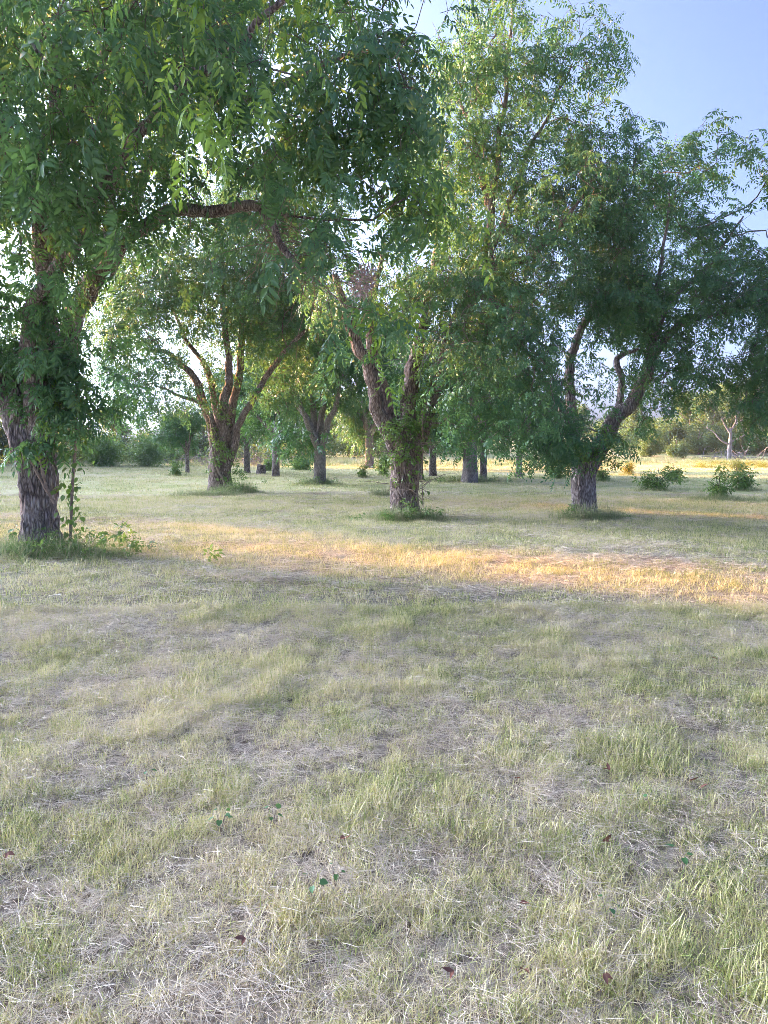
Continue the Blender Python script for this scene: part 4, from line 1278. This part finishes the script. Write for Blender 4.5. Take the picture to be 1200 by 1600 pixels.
# unseen wood added to the left to shade the grove from the low sun; one narrow gap lets a stripe of light through
SUN_H = np.array([math.sin(SUN_AZ), math.cos(SUN_AZ)])
ACROSS = np.array([-SUN_H[1], SUN_H[0]]) * -1.0
if ACROSS[1] < 0: ACROSS = -ACROSS
WOOD_D = 70.0
def shade_wood(rng, n):
    perp = rng.uniform(-5, 41, n)
    dep = rng.uniform(0, 6, n)
    top = 14.4 + 3.4 * (fbm(np.stack([perp * .3, dep * .3, perp * 0], 1), 2) - .5) * 2
    top = np.where((perp > 16.5) & (perp < 29), top * .80, top)  # top lowered here so sun reaches the many-stemmed tree's crown
    z = rng.random(n) * top
    edge = (fbm(np.stack([z * .9, perp * 0, dep * .2], 1), 2) - .5) * 1.6
    gap = (perp > 6.7 + edge * .35) & (perp < 11.5 + edge) & (z > 7.0) & (z < 14.8)
    k = ~gap | (rng.random(n) < .12)
    xy = SUN_H[None, :] * (WOOD_D + dep)[:, None] + ACROSS[None, :] * perp[:, None]
    return np.stack([xy[:, 0], xy[:, 1], z + .3], 1)[k]
clump_mass('woodland', 'out-of-view wood left of the field, added to shade the grove', shade_wood, 2700, 301, (2.0, 3.2))
# undergrowth in front of the far woods
def brush_left(rng, n):
    px = rng.uniform(-40, 420, n); Y = rng.uniform(68, 96, n)
    x = (px - 600) / FPX * Y
    return np.stack([x, Y, gz(x, Y) + rng.random(n) * 1.6], 1)
clump_mass('undergrowth', 'tangled undergrowth along the left and middle field edge', brush_left, 420, 302, (1.0, 2.0))
def brush_mid(rng, n):
    px = rng.uniform(400, 760, n); Y = rng.uniform(86, 110, n)
    x = (px - 600) / FPX * Y
    return np.stack([x, Y, gz(x, Y) + rng.random(n) * 2.4], 1)
clump_mass('undergrowth', 'tangled undergrowth beyond the middle of the grove', brush_mid, 380, 303, (1.2, 2.2))
def brush_right(rng, n):
    px = rng.uniform(930, 1300, n); Y = rng.uniform(92, 118, n)
    x = (px - 600) / FPX * Y
    return np.stack([x, Y, gz(x, Y) + rng.random(n) * 3.5], 1)
clump_mass('undergrowth', 'dark undergrowth below the wooded edge on the right', brush_right, 520, 304, (1.2, 2.2))
def far_wood(rng, n):
    px = rng.uniform(-100, 1300, n); Y = rng.uniform(185, 215, n)
    x = (px - 600) / FPX * Y
    return np.stack([x, Y, gz(x, Y) + rng.random(n) * 3.5], 1)
clump_mass('woodland', 'far hazy line of woods closing the horizon', far_wood, 1100, 305, (2, 3.5))

def flower_strip():
    rng = np.random.default_rng(310)
    n = 520
    px = 1085 + 260 * rng.random(n); Y = rng.uniform(56, 68, n)
    x = (px - 600) / FPX * Y
    k = n2(x, Y, .35, 2, 4) > .42
    x, Y = x[k], Y[k]
    n = len(x)
    o = scatter('wildflowers', np.stack([x, Y, gz(x, Y) + .12], 1), rots(rng, n, .3), np.stack([np.full(n, .7), np.full(n, .7), rng.uniform(.4, .8, n)], 1), rng.integers(0, 2, n), NG_YEL, M_LEAF_YELLOW)
    tag(o, 'strip of yellow wildflowers at the right field edge', 'wildflowers', kind='stuff')
    # rough tall grass along the field edge
    n = 2600
    px = rng.uniform(-20, 1260, n); Y = rng.uniform(58, 84, n)
    x = (px - 600) / FPX * Y
    k = n2(x, Y, .2, 2, 14) > np.where(Y > 66, .35, .52)
    x, Y = x[k], Y[k]; n = len(x)
    s_ = rng.uniform(1.6, 3.0, n)
    o = scatter('rough_grass', np.stack([x, Y, gz(x, Y)], 1), rots(rng, n, .15), np.stack([s_ * 1.6, s_ * 1.6, s_ * .8], 1), rng.integers(0, 4, n), NG_WEED, M_LUSH)
    tag(o, 'rough uncut grass along the far field edge', 'grass', kind='stuff')
flower_strip()

# ------------------------------------------------------------------ dead tree and brush piles
def dead_tree():
    Y = 80.0
    x = (1138 - 600) / FPX * Y
    z = float(gz(x, Y)[0])
    t = thing('dead_tree', 'bare bleached dead tree standing before the wooded edge on the right', 'tree', (x, Y, z))
    V, F = bark_tube(spline(np.array([[0, 0, -.2], [0, 0, 1.2], [.05, 0, 2.6], [0, 0, 3.4]]), .08), np.interp(np.linspace(0, 1, len(spline(np.array([[0, 0, -.2], [0, 0, 1.2], [.05, 0, 2.6], [0, 0, 3.4]]), .08))), [0, .5, 1], [.24, .19, .12]), 12, .02, 10, 2.2, .08)
    obj('trunk', mesh_np('trunk', V, [F], M_DEADWOOD), t)
    rng = np.random.default_rng(77)
    lp = []
    for pts in ([[0, 0, 1.6, .10], [-.9, .1, 2.1, .08], [-1.8, 0, 3.0, .055], [-2.8, .2, 3.5, .02]], [[.05, 0, 1.9, .09], [.9, -.1, 2.3, .07], [1.9, .2, 2.8, .05], [2.6, .2, 3.3, .02]],
                [[0, 0, 2.8, .11], [-.5, .1, 3.6, .08], [-.9, .2, 4.4, .03]], [[0, 0, 3.0, .11], [.5, 0, 3.9, .08], [.7, .3, 4.8, .03]], [[.3, 0, 3.5, .07], [1.1, .1, 4.1, .05], [1.9, .2, 4.4, .02]]):
        li = spline(np.array(pts), .15)
        V, F = tube(li[:, :3], li[:, 3], 6)
        obj('limb', mesh_np('limb', V, [F], M_DEADWOOD), t)
        lp.append(li)
    tips = blob_pts([((-2, 0, 3.4), (1.2, .8, .6)), ((2, 0, 3.3), (1.1, .8, .6)), ((.2, 0, 4.6), (1.4, .8, .6))], 46, rng, .5, .2)
    A, par, rad, D, nfix, e = grow(lp, tips, rng, tip_r=.012)
    obj('branchwork', branch_mesh('branchwork', A, par, rad, nfix, M_DEADWOOD), t)['kind'] = 'stuff'
dead_tree()

def brush_pile(label, px, Y, w_, h, n, seed, mat, r=.05):
    rng = np.random.default_rng(seed)
    x = (px - 600) / FPX * Y
    t = thing('brush_pile', label, 'brush pile', (x, Y, float(gz(x, Y)[0])), 'brush piles')
    for k in range(n):
        a = np.array([rng.normal(0, w_ * .35), rng.normal(0, .6), 0.0])
        d = norm(np.array([rng.normal(0, 1), rng.normal(0, .4), rng.uniform(.2, 1.2)]))
        L_ = rng.uniform(.6, 1.3) * h * 1.8
        pts = [a]
        for s in range(6):
            d = norm(d + rng.normal(0, .25, 3) - np.array([0, 0, .22]))
            q = pts[-1] + d * L_ / 6
            q[2] = max(q[2], 0.02); pts.append(q)
        V, F = tube(np.array(pts), np.linspace(r, r * .25, 7) * rng.uniform(.6, 1.2), 5)
        obj('branch', mesh_np('branch', V, [F], mat), t)
brush_pile('heap of bleached fallen branches below the dead tree', 1140, 82, 5.0, 1.3, 70, 91, M_DEADWOOD)
brush_pile('grey heap of dead brush behind the stump', 395, 64, 3.4, 1.5, 90, 92, M_DEADWOOD, .03)
brush_pile('grey heap of dead brush left of the many-stemmed tree', 312, 66, 2.6, 1.2, 60, 93, M_DEADWOOD, .03)

# ------------------------------------------------------------------ small things lying or growing in the lawn
def fallen_leaves():
    rng = np.random.default_rng(401)
    ms = []
    for k in range(3):
        acc = Acc()
        leaflet(acc, np.array([-.03, 0, 0]), np.array([1, 0, .1]), np.array([0, .3, 1.0]), .065, .03, .5, 2, 0, rng.uniform(-.5, .5))
        if k: leaflet(acc, np.array([-.03, 0, 0]), np.array([.6, .8, .2]), np.array([.3, 0, 1.0]), .045, .026, .5, 2, 0, .4)
        ms.append(acc.mesh('fallen_leaf', [M_RUST]))
    spots = [(948, 1332, 1.5, 'largest rust-red fallen leaf lying in the grass right of centre'), (950, 1217, 1.2, 'rust-red fallen leaf above the largest one on the right'),
             (820, 1435, 1.1, 'brown fallen leaf near the lower right of the lawn'), (700, 1540, 1.0, 'brown fallen leaf near the bottom middle of the lawn'),
             (815, 1540, 1.0, 'brown fallen leaf near the bottom, right of the middle one'), (945, 1555, 1.0, 'brown fallen leaf near the bottom right'),
             (540, 1335, 1.3, 'brown fallen leaf in the pale thatch patch near the centre'), (10, 1355, 1.3, 'brown fallen leaf at the left edge of the lawn'),
             (375, 1490, 1.0, 'small brown fallen leaf lower left of centre'), (1100, 1245, 1.6, 'dark brown fallen leaf in the dead grass patch on the right'),
             (1085, 1235, 1.4, 'second dark brown fallen leaf in the dead grass patch on the right'), (1115, 1040, 1.4, 'brown fallen leaf on the lawn at right, beyond the dead patch'),
             (810, 1235, 1.0, 'tiny brown fallen leaf right of centre')]
    for a, b, s_, lab in spots:
        c = G(a, b)
        o = obj('fallen_leaf', ms[rng.integers(0, 3)])
        o.location = (c[0], c[1] , float(gz(c[0], c[1])[0]) + .05)
        o.rotation_euler = (rng.normal(0, .25), rng.normal(0, .25), rng.uniform(0, 6.28)); o.scale = (s_ * .58,) * 3
        tag(o, lab, 'leaf', 'rust-brown fallen leaves on the lawn')

    def weed(a, b, n, s_, lab):
        c = G(a, b)
        t = thing('broadleaf_weed', lab, 'weed', (c[0], c[1], float(gz(c[0], c[1])[0])), 'broad-leaved weeds in the lawn')
        acc = Acc()
        for k in range(n):
            th = k * 2.4
            e = np.array([math.cos(th) * .035 * s_, math.sin(th) * .035 * s_, .075 + .02 * (k % 2)])
            V, F = tube(np.array([[0, 0, 0], e * np.array([.5, .5, .6]), e]), [.0018, .0015, .001], 3)
            acc.add(V, F)
            o = obj('leaf', ME_HEART_B, t)
            o.location = e; o.rotation_euler = (rng.normal(0, .3), rng.uniform(-.1, .5), th); o.scale = (s_ * rng.uniform(.35, .58),) * 3
        obj('stem', acc.mesh('stem', [M_VINE]), t)
    weed(488, 1412, 3, .8, 'dark green broad-leaved weed below the pale thatch patch')
    weed(425, 1300, 4, .8, 'broad-leaved weed left of the pale thatch patch')
    weed(345, 1300, 6, .9, 'largest broad-leaved weed in the lawn, left of centre')
    weed(525, 1395, 3, .6, 'small broad-leaved weed under the pale thatch patch')
    weed(1062, 1358, 3, .8, 'broad-leaved weed on the right of the lawn')
    weed(732, 1322, 2, .6, 'tiny bright weed right of the pale thatch patch')
    weed(1018, 1280, 2, .7, 'small yellowish weed in the right of the lawn')
    weed(950, 1445, 3, .7, 'broad-leaved weed near the lower right of the lawn')
    weed(230, 1222, 3, .7, 'broad-leaved weed at left on the lawn')
fallen_leaves()

# ------------------------------------------------------------------ air
def haze():
    x0, x1, y0, y1, z0, z1 = -150, 150, -30, 260, -3.0, 26.0
    V = np.array([(x, y, z) for z in (z0, z1) for y in (y0, y1) for x in (x0, x1)], float)
    F = [(0, 2, 3, 1), (4, 5, 7, 6), (0, 1, 5, 4), (2, 6, 7, 3), (0, 4, 6, 2), (1, 3, 7, 5)]
    m, nt, N, L = new_mat('haze')
    out = N('ShaderNodeOutputMaterial')
    pv = N('ShaderNodeVolumePrincipled')
    pv.inputs['Color'].default_value = (0.85, 0.92, 1.0, 1)
    pv.inputs['Density'].default_value = 0.00035
    pv.inputs['Anisotropy'].default_value = 0.2
    L(pv.outputs[0], out.inputs['Volume'])
    o = obj('haze', mesh_np('haze', V, [np.array(F)], m, smooth=False))
    tag(o, 'thin evening haze over the field', kind='stuff')
haze()
